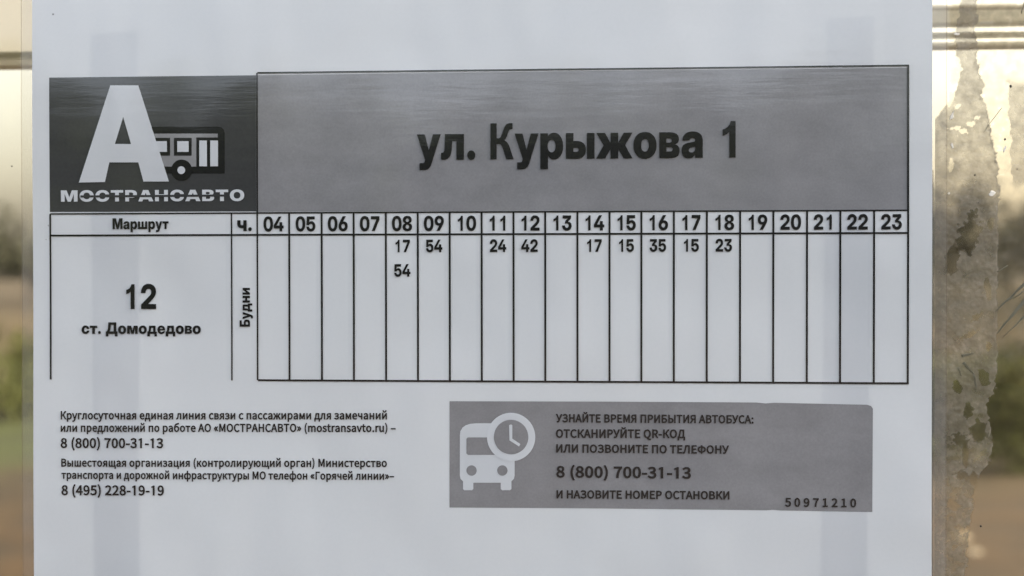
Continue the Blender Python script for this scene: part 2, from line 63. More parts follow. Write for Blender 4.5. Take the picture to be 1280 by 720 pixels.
GLYPH_B={"(":[362,[[224,-239,339,-187,255,-10,215,148,201,311,215,473,255,631,339,808,224,861,129,676,77,502,59,311,77,119,129,-54]]],")":[362,[[114,-239,209,-54,261,119,279,311,261,502,209,676,114,861,-2,808,83,631,124,473,138,311,124,148,83,-10,-3,-188]]],"-":[371,[[13,212,335,212,335,348,13,348]]],".":[302,[[139,-47,189,-34,226,3,239,56,226,110,189,147,139,160,88,147,52,109,39,56,52,3,88,-34]]],"0":[579,[[278,-48,421,2,510,145,539,369,510,592,421,733,278,781,135,733,46,592,17,369,46,145,135,2],[278,97,229,118,188,203,171,369,188,534,229,617,278,638,327,617,368,534,385,369,368,203,327,118]]],"1":[578,[[205,-27,365,-27,365,765,262,765,80,675,112,548,205,598]]],"2":[579,[[11,-33,538,-33,538,112,301,112,263,110,359,210,465,370,504,531,474,662,387,749,257,780,161,765,83,723,-8,640,93,541,157,605,200,630,244,638,303,624,334,587,346,528,314,407,208,260,11,68]]],"3":[579,[[264,-46,398,-19,496,65,533,195,508,301,443,374,377,403,377,368,435,399,489,470,508,564,475,681,386,756,261,779,173,767,98,732,8,664,101,555,168,610,211,631,256,638,307,628,336,600,347,556,333,504,284,466,145,444,145,317,301,296,356,257,372,199,358,144,320,110,256,97,194,107,143,133,71,194,-16,84,68,10,152,-31]]],"4":[579,[[307,-33,459,-33,459,169,557,169,557,308,459,308,459,766,307,766,-13,272,-13,169,307,169],[307,308,177,308,310,508,361,600,311,600,307,501]]],"5":[579,[[264,-47,396,-13,497,85,536,237,502,388,408,477,283,505,234,502,192,490,209,498,220,622,499,622,499,766,79,766,52,374,135,321,188,354,221,366,255,370,319,353,360,310,375,236,358,160,314,113,251,97,188,107,137,132,68,192,-19,79,67,9,151,-31]]],"7":[579,[[161,-33,323,-33,349,249,409,454,541,669,541,766,16,766,16,622,348,622,260,471,194,256]]],"8":[579,[[280,-47,415,-19,509,61,543,174,523,277,470,349,419,386,419,360,456,397,499,467,517,552,489,668,407,749,282,778,163,751,79,674,47,559,64,475,106,410,147,374,147,402,92,362,35,284,12,181,47,62,144,-19],[321,438,266,463,216,505,198,559,209,603,238,631,281,642,330,629,360,596,371,545,365,504,344,463],[281,89,217,103,176,139,161,191,171,243,201,290,234,318,308,285,367,240,388,178,375,132,340,101]]],"9":[579,[[238,-47,385,0,494,147,534,398,499,605,401,736,254,780,131,745,43,649,10,509,38,366,121,274,245,244,318,257,384,293,375,293,354,200,299,119,229,97,195,102,162,117,104,165,11,59,86,-5,154,-35],[378,454,343,414,300,387,262,380,208,395,176,437,164,508,178,582,211,626,255,640,314,621,358,558]]],":":[302,[[139,356,189,369,226,406,239,460,226,514,189,551,139,564,88,551,52,513,39,460,52,407,88,369],[139,-47,189,-34,226,3,239,56,226,110,189,147,139,160,88,147,52,109,39,56,52,3,88,-34]]],"Q":[766,[[371,99,276,130,211,220,186,369,211,514,276,601,371,630,466,601,531,514,556,369,531,220,466,130],[593,-217,641,-215,681,-208,740,-189,706,-55,654,-70,633,-73,607,-74,541,-64,490,-37,477,-21,583,28,683,170,718,369,675,586,553,730,371,780,189,730,67,586,24,369,61,167,164,23,304,-36,360,-124,462,-192]]],"R":[659,[[226,418,226,625,314,625,401,614,445,585,460,528,445,467,399,432,313,418],[484,-33,664,-33,468,306,529,333,596,414,620,529,582,669,476,746,332,766,68,766,68,-33,226,-33,226,278,306,278]]],"a":[587,[[216,-47,292,-34,359,-3,408,32,371,32,379,-33,516,-33,516,337,495,466,422,558,297,591,204,578,125,549,37,498,105,377,179,421,227,441,277,447,328,433,351,399,355,370,191,337,67,262,25,143,50,41,120,-25],[243,94,208,101,189,116,182,145,197,186,259,223,359,243,359,148,323,121,283,101]]],"m":[950,[[59,-33,217,-33,217,380,252,415,290,437,319,443,357,433,378,403,388,330,388,-33,545,-33,545,380,581,415,618,437,648,443,686,433,707,403,717,330,717,-33,874,-33,874,347,854,474,788,562,678,591,601,575,534,533,506,507,492,531,431,575,347,591,273,576,209,537,165,497,205,497,196,576,59,576]]],"n":[634,[[59,-33,217,-33,217,380,254,413,293,437,331,443,371,433,392,403,402,330,402,-33,559,-33,559,347,539,474,473,562,361,591,280,577,212,538,165,497,205,497,196,576,59,576]]],"o":[630,[[303,-47,445,-8,549,101,588,271,549,442,445,552,303,591,161,552,58,442,18,271,58,101,161,-8],[303,98,241,117,197,176,180,271,197,367,241,426,303,445,366,426,410,367,427,271,410,176,366,117]]],"r":[412,[[59,-33,217,-33,217,340,251,402,288,433,323,442,336,441,348,439,398,424,428,565,383,584,358,589,329,590,260,573,198,527,161,477,206,477,197,576,59,576]]],"s":[492,[[235,-46,357,-22,438,49,465,149,435,249,361,309,279,343,225,365,193,387,184,409,189,428,208,444,251,453,286,448,319,434,380,394,465,503,385,555,321,581,248,590,133,567,55,500,28,402,58,308,128,251,207,216,263,193,298,168,309,141,303,119,282,101,236,91,186,98,141,118,68,169,-15,54,75,-7,151,-35]]],"t":[401,[[259,-46,302,-43,339,-35,403,-15,368,119,315,100,298,96,285,94,253,102,239,122,232,167,232,436,380,436,380,576,232,576,232,729,92,729,82,574,-6,569,-6,436,75,436,75,166,91,60,152,-19]]],"u":[631,[[250,-47,330,-32,398,7,444,52,403,52,410,-33,549,-33,549,576,392,576,392,171,355,131,317,107,279,100,240,110,219,140,209,212,209,576,51,576,51,196,71,69,138,-18]]],"v":[545,[[186,-33,339,-33,555,576,394,576,284,244,241,107,284,107,241,244,132,576,-34,576]]],"«":[503,[[199,29,288,99,151,281,287,461,200,536,17,328,17,235],[375,29,464,99,327,281,463,461,376,537,194,328,194,235]]],"»":[503,[[104,29,285,235,285,328,103,536,15,461,151,281,14,99],[280,29,462,235,462,328,279,536,192,461,328,281,191,99]]],"А":[632,[[-42,-33,121,-33,192,191,412,191,482,-33,650,-33,379,766,228,766],[236,330,259,400,325,625,279,625,346,400,368,330]]],"Б":[672,[[68,-33,341,-33,492,-7,598,78,635,223,595,360,485,437,336,458,226,458,226,622,586,622,586,766,68,766],[226,107,226,320,318,320,414,308,461,276,477,219,461,156,414,120,321,107]]],"В":[681,[[68,-33,337,-33,492,-7,606,75,646,214,623,317,559,387,496,412,496,376,545,406,589,473,604,556,566,679,461,748,320,766,68,766],[226,455,226,627,304,627,390,617,431,590,445,542,432,498,391,468,300,455],[226,107,226,317,319,317,419,304,470,272,487,218,469,157,417,121,319,107]]],"Г":[581,[[68,-33,226,-33,226,622,556,622,556,766,68,766]]],"Д":[736,[[153,-33,560,-33,560,-243,704,-243,717,22,717,112,635,112,635,766,204,766,133,349,98,200,67,128,50,112,-4,112,-4,22,7,-243,153,-243],[222,112,227,123,257,209,281,321,331,622,476,622,476,112]]],"Е":[613,[[68,-33,567,-33,567,112,226,112,226,313,504,313,504,458,226,458,226,622,556,622,556,766,68,766]]],"З":[644,[[311,-46,458,-18,567,69,608,207,586,311,523,384,460,411,460,376,511,407,554,476,570,561,536,679,439,755,304,779,209,767,125,734,33,664,123,552,195,605,245,625,300,632,362,621,398,593,412,548,398,499,355,469,260,455,169,455,169,317,283,317,381,303,433,269,450,213,431,154,383,116,309,101,240,109,181,134,94,203,1,87,108,4,204,-34]]],"И":[757,[[68,-33,217,-33,498,449,569,581,518,581,515,541,510,463,508,385,508,-33,666,-33,666,766,516,766,235,285,165,153,216,153,219,194,223,273,225,352,225,766,68,766]]],"Й":[757,[[68,-33,217,-33,498,449,569,581,518,581,515,541,510,463,508,385,508,-33,666,-33,666,766,516,766,235,285,165,153,216,153,219,194,223,273,225,352,225,766,68,766],[371,758,486,784,552,851,582,972,433,972,419,906,403,886,371,877,340,886,323,906,308,972,159,972,191,851,257,784]]],"К":[672,[[68,-33,226,-33,226,315,301,315,527,-33,706,-33,431,391,518,548,553,604,572,621,587,625,639,619,667,768,587,779,516,767,454,719,395,627,301,457,226,457,226,766,68,766]]],"Л":[728,[[67,-46,159,-19,224,77,271,255,338,622,478,622,478,-33,637,-33,637,766,209,766,178,582,150,430,121,279,88,157,64,115,49,109,-6,121,-39,-26,13,-41,38,-45]]],"М":[836,[[68,-33,217,-33,217,406,215,477,211,554,208,589,153,589,204,444,351,41,459,41,605,444,656,589,602,589,599,554,594,478,592,406,592,-33,744,-33,744,766,577,766,429,352,385,221,428,221,383,352,235,766,68,766]]],"Н":[752,[[68,-33,226,-33,226,313,502,313,502,-33,661,-33,661,766,502,766,502,459,226,459,226,766,68,766]]],"О":[766,[[371,-47,553,5,675,151,718,369,675,586,553,730,371,780,189,730,67,586,24,369,67,151,189,5],[371,103,276,133,211,223,186,369,211,514,276,601,371,630,466,601,531,514,556,369,531,223,466,133]]],"П":[745,[[68,-33,226,-33,226,622,495,622,495,-33,653,-33,653,766,68,766]]],"Р":[657,[[68,-33,226,-33,226,259,317,259,470,285,579,372,618,518,579,665,467,745,312,766,68,766],[226,400,226,625,296,625,394,614,442,582,458,518,443,451,396,414,300,400]]],"С":[662,[[375,-47,475,-33,558,7,648,89,554,198,483,133,436,110,383,102,280,133,212,223,187,369,213,513,282,600,386,631,432,624,474,604,538,549,630,660,551,728,475,765,381,780,198,729,71,585,24,366,69,147,195,3]]],"Т":[623,[[220,-33,379,-33,379,622,601,622,601,766,-2,766,-2,622,220,622]]],"У":[599,[[155,-46,247,-25,316,34,362,119,623,766,456,766,321,417,278,295,320,295,272,418,125,766,-45,766,219,171,211,147,193,123,175,111,144,106,130,107,119,109,75,124,40,-25,93,-40,120,-45]]],"Ф":[842,[[335,-46,483,-46,483,65,635,97,757,204,800,369,757,534,635,638,483,669,483,779,335,779,335,669,183,638,61,534,18,369,61,204,183,97,335,65],[335,205,260,221,197,279,175,369,197,459,259,514,335,530],[483,530,559,515,620,459,642,369,620,278,558,221,483,205]]],"Ы":[915,[[68,-33,312,-33,466,-7,574,78,612,225,573,364,462,443,309,466,226,466,226,766,68,766],[226,108,226,324,292,324,389,311,437,278,453,223,436,157,388,121,295,108],[666,-33,824,-33,824,766,666,766]]],"Я":[674,[[337,418,251,432,206,467,190,528,206,585,249,614,336,625,424,625,424,418],[-35,-33,149,-33,340,278,424,278,424,-33,582,-33,582,766,318,766,174,746,68,669,30,529,56,412,124,332,181,306]]],"а":[587,[[216,-47,292,-34,359,-3,408,32,371,32,379,-33,516,-33,516,337,495,466,422,558,297,591,204,578,125,549,37,498,105,377,179,421,227,441,277,447,328,433,351,399,355,370,191,337,67,262,25,143,50,41,120,-25],[243,94,208,101,189,116,182,145,197,186,259,223,359,243,359,148,323,121,283,101]]],"б":[632,[[316,-47,454,-7,552,104,588,269,557,421,468,522,338,557,258,545,186,509,188,495,219,577,291,636,426,666,470,674,511,686,567,715,537,861,471,835,441,826,393,817,202,764,71,619,27,329,59,130,157,-2],[180,341,224,387,270,412,311,419,374,401,412,353,427,269,410,174,369,117,314,98,243,120,198,189,180,314]]],"в":[591,[[59,-33,312,-33,433,-16,524,46,558,154,538,237,486,290,443,307,443,269,479,287,520,338,534,407,503,506,416,561,302,576,59,576],[215,348,215,445,289,445,348,436,370,421,377,397,370,374,345,357,283,348],[215,98,215,217,292,217,359,207,390,187,399,160,390,129,362,107,297,98]]],"г":[483,[[59,-33,217,-33,217,436,463,436,463,576,59,576]]],"д":[618,[[143,-33,448,-33,448,-225,592,-225,602,16,602,107,523,107,523,576,125,576,92,307,70,178,49,121,35,107,-11,107,-11,16,-1,-225,143,-225],[199,107,201,110,222,184,238,281,255,436,366,436,366,107]]],"е":[578,[[309,-46,387,-38,452,-16,534,29,472,148,403,110,365,97,325,93,248,114,199,166,185,217,539,217,545,304,518,451,432,555,294,591,159,551,57,440,18,271,57,102,163,-9],[186,348,198,390,242,435,297,450,351,436,385,394,393,348]]],"ж":[784,[[-43,-33,132,-33,269,212,306,212,306,-33,454,-33,454,212,491,212,627,-33,803,-33,611,287,648,380,669,420,684,432,696,434,741,427,768,577,698,591,630,579,572,534,526,455,485,352,454,352,454,576,306,576,306,352,275,352,234,455,188,534,130,579,62,590,-10,577,20,427,64,434,76,432,91,420,112,380,149,287]]],"з":[534,[[249,-46,368,-24,462,42,499,148,480,232,429,288,385,306,385,270,424,293,463,346,476,412,442,513,356,572,246,590,165,582,95,559,10,507,81,391,150,432,190,447,239,451,286,444,311,426,319,401,311,376,283,358,220,348,127,348,127,217,233,217,299,208,330,188,339,159,328,127,294,103,238,93,192,98,146,112,72,159,-6,45,92,-15,167,-40]]],"и":[655,[[59,-33,195,-33,411,293,473,395,425,395,422,359,419,290,417,228,417,-33,572,-33,572,576,436,576,220,250,158,149,207,149,214,315,214,576,59,576]]],"й":[655,[[59,-33,195,-33,411,293,473,395,425,395,422,359,419,290,417,228,417,-33,572,-33,572,576,436,576,220,250,158,149,207,149,214,315,214,576,59,576],[319,606,437,636,504,714,534,845,390,845,377,766,357,740,319,729,279,740,259,767,246,845,101,845,133,713,201,635]]],"к":[580,[[59,-33,217,-33,217,212,272,212,424,-33,602,-33,394,288,434,380,456,421,470,432,482,434,527,427,554,577,485,590,418,580,360,537,313,456,267,352,217,352,217,576,59,576]]],"л":[617,[[65,-46,149,-22,208,52,237,161,269,436,376,436,376,-33,534,-33,534,576,139,576,93,195,81,138,66,114,50,109,2,117,-28,-29,19,-41,38,-45]]],"м":[731,[[59,-33,207,-33,207,246,199,399,145,399,187,292,302,18,406,18,519,292,561,399,508,399,500,246,500,-33,649,-33,649,576,489,576,376,299,361,254,344,211,336,189,376,189,335,300,219,576,59,576]]],"н":[653,[[59,-33,217,-33,217,209,412,209,412,-33,569,-33,569,576,412,576,412,355,217,355,217,576,59,576]]],"о":[630,[[303,-47,445,-8,549,101,588,271,549,442,445,552,303,591,161,552,58,442,18,271,58,101,161,-8],[303,98,241,117,197,176,180,271,197,367,241,426,303,445,366,426,410,367,427,271,410,176,366,117]]],"п":[642,[[59,-33,217,-33,217,436,402,436,402,-33,559,-33,559,576,59,576]]],"р":[644,[[59,-262,217,-262,217,-44,216,-15,215,-14,272,-38,334,-47,466,-7,565,106,601,279,573,441,489,552,353,591,279,578,214,546,167,513,205,513,196,576,59,576],[313,98,285,101,248,116,217,137,217,390,253,419,293,440,326,446,391,427,426,373,439,280,421,177,377,118]]],"с":[534,[[304,-47,378,-37,445,-10,527,46,451,164,388,119,352,102,316,97,245,118,198,176,180,271,199,366,248,425,319,446,348,442,376,429,431,386,517,499,446,554,386,580,311,591,166,553,59,442,18,271,56,101,158,-9]]],"т":[538,[[178,-33,335,-33,335,436,518,436,518,576,-4,576,-4,436,178,436]]],"у":[545,[[105,-267,210,-239,286,-161,335,-58,554,576,395,576,289,252,252,121,295,121,249,253,131,576,-36,576,196,-3,188,-30,163,-83,133,-115,94,-126,87,-125,76,-122,32,-107,-2,-245,48,-261,73,-266]]],"ф":[844,[[332,-262,487,-262,487,-54,486,-32,474,-25,516,-40,563,-47,683,-6,769,107,799,280,775,440,698,551,572,591,521,584,475,567,486,574,487,597,487,829,332,829,332,597,332,578,349,568,307,584,256,591,136,550,51,438,19,271,48,104,130,-8,257,-47,308,-39,350,-22,332,-34,332,-54],[282,98,229,116,195,172,180,272,196,369,231,427,279,446,298,445,321,436,334,426,334,118,321,108,301,99],[540,98,524,99,500,108,485,118,485,425,500,436,525,445,543,446,597,428,628,374,640,279,624,175,589,117]]],"ц":[643,[[477,-225,620,-225,630,16,630,107,551,107,551,576,394,576,394,107,217,107,217,576,59,576,59,-33,477,-33]]],"ч":[596,[[356,-33,513,-33,513,576,356,576,356,317,354,317,329,314,303,313,232,323,202,348,190,398,190,576,34,576,34,390,62,268,151,193,280,172,326,173,361,177,356,176]]],"ш":[861,[[59,-33,778,-33,778,576,622,576,622,107,495,107,495,576,342,576,342,107,215,107,215,576,59,576]]],"щ":[869,[[59,-33,703,-33,703,-225,845,-225,857,16,857,107,778,107,778,576,622,576,622,107,495,107,495,576,342,576,342,107,215,107,215,576,59,576]]],"ы":[777,[[59,-33,263,-33,386,-13,478,55,510,173,478,290,386,356,263,376,217,376,217,576,59,576],[217,106,217,239,248,239,314,230,343,209,353,173,343,136,314,116,248,106],[537,-33,694,-33,694,576,537,576]]],"ю":[849,[[534,98,477,117,435,175,418,271,435,368,477,426,534,445,590,426,630,368,646,271,630,175,590,117],[539,-47,677,-8,772,102,807,271,772,441,677,552,540,591,409,559,314,466,278,352,217,352,217,576,59,576,59,-33,217,-33,217,205,275,205,310,85,406,-13]]],"я":[598,[[309,314,245,324,213,346,203,380,213,412,244,431,308,440,358,440,358,314],[-29,-33,156,-33,306,182,291,182,358,182,358,-33,515,-33,515,576,288,576,169,560,78,498,44,383,65,294,118,231,152,215]]],"–":[560,[[13,217,523,217,523,345,13,345]]]," ":[248,[]],"¹":[579,[[55,-33,523,-33,523,109,376,109,376,766,265,766,217,743,171,727,88,707,88,590,219,590,219,109,55,109]]]}
TEXTS=[('title', 'A', 'ул. Курыжова 1', 53.21, 157.3, 24.396, 24.501, 11.819),
 ('route_heading', 'A', 'Маршрут', -49.87, -30.58, 1.922, 1.913, 3.652),
 ('hour_heading', 'A', 'ч.', -7.21, -2.28, 1.117, 1.155, 5.12),
 ('route_number', 'A', '12', -45.27, -35.0, -24.883, -24.872, 8.324),
 ('destination', 'A', 'ст. Домодедово', -60.71, -19.73, -33.246, -33.147, 3.878),
 ('contact', 'B', 'Круглосуточная единая линия связи с пассажирами для замечаний', -67.97, 43.07, -61.989, -61.21, 2.833),
 ('contact', 'B', 'или предложений по работе АО «МОСТРАНСАВТО» (mostransavto.ru) –', -67.98, 45.96, -66.172, -65.35, 2.78),
 ('phone', 'B', '8 (800) 700-31-13', -68.0, -32.62, -71.597, -71.348, 3.374),
 ('contact', 'B', 'Вышестоящая организация (контролирующий орган) Министерство', -67.79, 43.05, -77.912, -76.958, 2.754),
 ('contact', 'B', 'транспорта и дорожной инфраструктуры МО телефон «Горячей линии»–', -67.72, 45.45, -82.015, -81.176, 2.7),
 ('phone', 'B', '8 (495) 228-19-19', -67.74, -32.36, -87.497, -87.212, 3.403),
 ('info', 'B', 'УЗНАЙТЕ ВРЕМЯ ПРИБЫТИЯ АВТОБУСА:', 98.94, 163.14, -61.764, -61.746, 2.731),
 ('info', 'B', 'ОТСКАНИРУЙТЕ QR-КОД', 98.94, 141.08, -66.86, -66.653, 2.837),
 ('info', 'B', 'ИЛИ ПОЗВОНИТЕ ПО ТЕЛЕФОНУ', 99.06, 155.29, -71.692, -71.64, 2.732),
 ('infophone', 'B', '8 (800) 700-31-13', 99.06, 142.97, -79.811, -79.835, 3.784),
 ('info', 'B', 'И НАЗОВИТЕ НОМЕР ОСТАНОВКИ', 99.16, 155.4, -86.722, -86.504, 2.733),
 ('wordmark', 'A', 'МОСТРАНСАВТО', -67.65, -4.8, 11.215, 11.158, 3.796)]
VERTICAL_TEXT=(-2.97, -30.73, -17.77, 3.54)
COLUMN_X=[-0.44, 10.36, 21.28, 32.02, 42.78, 53.42, 64.0, 74.57, 85.08, 95.5, 106.04, 116.51, 126.88, 137.41, 148.06, 158.78, 169.44, 180.21, 190.81, 201.53, 212.29]
ROW_Z={'r0': 7.13, 'r1': -0.14, 'r2': -48.55, 'top': 53.45, 'b0': -6.03, 'b1': -14.09}
EDGE_X={'tl': -71.45, 'ch': -9.17, 'sl': -77.59, 'sr': 219.93, 'bl': -81.21, 'br': 224.29}
SHAPES={'A_hole': [(-46.03, 39.51), (-43.36, 30.4), (-48.91, 30.45)],
 'A_outer': [(-50.45, 50.12), (-40.81, 50.01), (-30.43, 17.78), (-39.14, 17.83), (-40.88, 24.25), (-50.85, 24.32), (-52.39, 17.75), (-61.41, 17.64)],
 'bbody': [(67.28, -66.49),
           (67.46, -65.02),
           (68.17, -63.84),
           (69.23, -63.07),
           (70.7, -62.59),
           (72.76, -62.4),
           (84.22, -62.32),
           (85.39, -63.72),
           (85.38, -79.51),
           (85.15, -80.57),
           (84.32, -81.4),
           (84.32, -83.91),
           (83.91, -84.33),
           (81.27, -84.36),
           (80.8, -83.95),
           (80.8, -81.9),
           (71.75, -82.0),
           (71.74, -84.05),
           (71.33, -84.47),
           (68.74, -84.49),
           (68.33, -84.09),
           (68.33, -81.56),
           (67.5, -80.75),
           (67.27, -79.7)],
 'bl1': [(71.16, -77.96), (72.87, -77.94)],
 'bl2': [(81.33, -77.86), (83.04, -77.84)],
 'body': [(-40.43, 36.24), (-13.8, 36.0), (-12.57, 35.73), (-11.76, 34.96), (-11.45, 33.76), (-11.48, 20.34), (-36.36, 20.49)],
 'bwin': [(69.93, -67.06), (82.16, -66.96), (82.16, -72.7), (69.93, -72.81), (69.46, -72.34), (69.46, -67.53)],
 'hand': [(83.57, -62.97), (83.87, -62.73), (84.34, -62.73), (84.63, -62.96), (84.63, -67.35), (87.26, -69.08), (86.85, -69.9), (83.69, -67.94)],
 'hub': [(-26.19, 21.54), (-24.87, 21.54)],
 'info': [(63.87, -55.17),
          (113.4, -55.01),
          (163.93, -55.01),
          (167.01, -55.3),
          (169.84, -55.08),
          (199.44, -55.52),
          (200.71, -55.92),
          (201.3, -56.8),
          (201.13, -90.17),
          (171.66, -90.01),
          (169.35, -89.85),
          (167.04, -90.01),
          (113.39, -90.0),
          (63.84, -90.24)],
 'logo': [(-71.68, 53.01), (-0.87, 52.95), (-0.85, 7.68), (-71.63, 7.79)],
 'ring': [(84.22, -66.83), (92.18, -66.76)],
 'ringi': [(84.22, -66.83), (89.9, -66.78)],
 'slit': [(-60.87, 13.31), (-11.26, 13.35), (-11.27, 12.63), (-60.87, 12.58)],
 'stopno': [(173.32, -88.61), (195.92, -88.35), (173.32, -85.86)],
 'stripe': [(-40.44, 33.87), (-13.8, 33.65), (-13.81, 32.36), (-21.07, 32.42), (-21.09, 22.71), (-38.18, 22.83)],
 'tapeL': [(-57.4, 67.34), (-41.17, 68.19), (-41.0, -125.33), (-56.45, -125.59)],
 'tapeR': [(186.59, 68.89), (201.57, 69.7), (199.27, -121.18), (184.74, -121.43)],
 'titlep': [(-0.87, 52.95), (105.58, 53.14), (212.21, 53.04), (212.28, 7.37), (-0.85, 7.49)],
 'wd1': [(-20.03, 31.39), (-17.44, 31.36), (-17.46, 22.78), (-20.05, 22.8)],
 'wd2': [(-16.3, 31.36), (-13.67, 31.33), (-13.69, 22.75), (-16.32, 22.77)],
 'wf1': [(-36.33, 32.41), (-30.03, 32.36), (-30.05, 26.43), (-36.35, 26.47)],
 'wf2': [(-28.67, 32.35), (-22.66, 32.3), (-22.67, 26.38), (-28.68, 26.42)],
 'wheel': [(-26.1, 21.54), (-22.55, 21.52)],
 'wi1': [(-36.33, 31.29), (-31.09, 31.25), (-31.09, 27.68), (-36.34, 27.72)],
 'wi2': [(-27.53, 31.22), (-23.66, 31.19), (-23.67, 27.63), (-27.54, 27.66)]}

# ---------------------------------------------------------------- helpers
def link(o, parent=None):
    scene.collection.objects.link(o)
    if parent is not None:
        o.parent = parent
    return o

def tag(o, label=None, cat=None, group=None, kind=None):
    if label: o['label'] = label
    if cat: o['category'] = cat
    if group: o['group'] = group
    if kind: o['kind'] = kind
    return o

def empty(name, loc, label, cat, group=None):
    o = bpy.data.objects.new(name, None)
    o.empty_display_size = 0.05
    o.location = loc
    link(o)
    return tag(o, label, cat, group)

def mesh_object(name, verts, faces, mat, parent=None, smooth=False):
    me = bpy.data.meshes.new(name)
    me.from_pydata([tuple(v) for v in verts], [], faces)
    me.materials.append(mat)
    if smooth:
        me.polygons.foreach_set('use_smooth', [True] * len(me.polygons))
    me.update()
    return link(bpy.data.objects.new(name, me), parent)

class NT:
    """small wrapper round a material's node tree"""
    def __init__(self, name):
        self.m = bpy.data.materials.new(name)
        self.m.use_nodes = True
        self.t = self.m.node_tree
        self.p = self.t.nodes['Principled BSDF']
        self.out = self.t.nodes['Material Output']
    def n(self, typ, **kw):
        nd = self.t.nodes.new(typ)
        for k, v in kw.items():
            if k in nd.inputs: nd.inputs[k].default_value = v
            else: setattr(nd, k, v)
        return nd
    def l(self, a, b): self.t.links.new(a, b)
    def coords(self, scale=(1, 1, 1)):
        tc = self.n('ShaderNodeTexCoord'); mp = self.n('ShaderNodeMapping')
        mp.inputs['Scale'].default_value = scale
        self.l(tc.outputs['Object'], mp.inputs['Vector'])
        return mp.outputs['Vector']
    def noise(self, scale, detail=4, rough=0.55, stretch=(1, 1, 1)):
        nz = self.n('ShaderNodeTexNoise')
        nz.inputs['Scale'].default_value = scale
        nz.inputs['Detail'].default_value = detail
        nz.inputs['Roughness'].default_value = rough
        self.l(self.coords(stretch), nz.inputs['Vector'])
        return nz.outputs['Fac']
    def ramp(self, fac, stops):
        r = self.n('ShaderNodeValToRGB')
        while len(r.color_ramp.elements) < len(stops): r.color_ramp.elements.new(0.5)
        for e, (p, c) in zip(r.color_ramp.elements, stops):
            e.position = p; e.color = (*c, 1)
        self.l(fac, r.inputs['Fac'])
        return r.outputs['Color']

def film_bump(nt, strength=1.0):
    """relief of the laminating film: long horizontal ripples and fine grain"""
    a = nt.noise(22, 5, 0.6, (0.35, 1, 3.0))
    b = nt.noise(420, 2, 0.5)
    c = nt.noise(75, 3, 0.5, (0.25, 1, 3.2))
    mx = nt.n('ShaderNodeMath', operation='MULTIPLY_ADD'); nt.l(b, mx.inputs[0]); mx.inputs[1].default_value = 0.035; nt.l(a, mx.inputs[2])
    m2 = nt.n('ShaderNodeMath', operation='MULTIPLY_ADD'); nt.l(c, m2.inputs[0]); m2.inputs[1].default_value = 0.22; nt.l(mx.outputs[0], m2.inputs[2])
    bp = nt.n('ShaderNodeBump'); bp.inputs['Strength'].default_value = strength; bp.inputs['Distance'].default_value = 0.00007
    nt.l(m2.outputs[0], bp.inputs['Height'])
    nt.l(bp.outputs[0], nt.p.inputs['Coat Normal'])

def laminated(name, dark, light, mott=30, stretch=(1, 1, 1), translucent=0.0, tcol=(0.7, 0.7, 0.7), fine=900):
    nt = NT(name)
    f = nt.noise(mott, 5, 0.6, stretch)
    f2 = nt.noise(fine, 2, 0.6)
    mx = nt.n('ShaderNodeMix'); mx.inputs['Factor'].default_value = 0.35
    nt.l(f, mx.inputs[2]); nt.l(f2, mx.inputs[3])
    col = nt.ramp(mx.outputs[0], [(0.3, dark), (0.7, light)])
    p = nt.p
    nt.l(col, p.inputs['Base Color'])
    p.inputs['Roughness'].default_value = 0.7
    p.inputs['Specular IOR Level'].default_value = 0.2
    p.inputs['Coat Weight'].default_value = 1.0
    p.inputs['Coat Roughness'].default_value = 0.075
    p.inputs['Coat IOR'].default_value = 1.72
    film_bump(nt)
    lb = nt.n('ShaderNodeBump'); lb.inputs['Strength'].default_value = 1; lb.inputs['Distance'].default_value = 0.006
    nt.l(nt.noise(11, 3, 0.45, (1, 1, 0.7)), lb.inputs['Height']); nt.l(lb.outputs[0], p.inputs['Normal'])
    if translucent:
        tr = nt.n('ShaderNodeBsdfTranslucent'); tr.inputs['Color'].default_value = (*tcol, 1)
        ms = nt.n('ShaderNodeMixShader'); ms.inputs[0].default_value = translucent
        nt.l(p.outputs[0], ms.inputs[1]); nt.l(tr.outputs[0], ms.inputs[2])
        nt.l(ms.outputs[0], nt.out.inputs['Surface'])
    return nt.m

def rough_mat(name, stops, scale, rough=0.9, detail=6, stretch=(1, 1, 1), bump=0.0, bdist=0.01, metal=0.0):
    nt = NT(name)
    f = nt.noise(scale, detail, 0.6, stretch)
    nt.l(nt.ramp(f, stops), nt.p.inputs['Base Color'])
    nt.p.inputs['Roughness'].default_value = rough
    nt.p.inputs['Metallic'].default_value = metal
    if bump:
        bp = nt.n('ShaderNodeBump'); bp.inputs['Strength'].default_value = bump; bp.inputs['Distance'].default_value = bdist
        nt.l(f, bp.inputs['Height']); nt.l(bp.outputs[0], nt.p.inputs['Normal'])
    return nt.m

# ---------------------------------------------------------------- materials
M_PAPER = laminated('white_paper', (0.71, 0.742, 0.757), (0.77, 0.795, 0.808), 14, translucent=0.32, tcol=(0.80, 0.80, 0.82))
M_GREY = laminated('grey_print', (0.165, 0.165, 0.17), (0.235, 0.235, 0.24), 60, stretch=(1, 1, 1.6), fine=1500)
M_DARK = laminated('dark_grey_print', (0.026, 0.027, 0.028), (0.044, 0.045, 0.045), 30, stretch=(0.4, 1, 3))
M_BLACK = laminated('black_print', (0.002, 0.002, 0.0022), (0.004, 0.004, 0.0043), 60)
M_MID = laminated('mid_grey_print', (0.19, 0.19, 0.19), (0.25, 0.25, 0.25), 80)

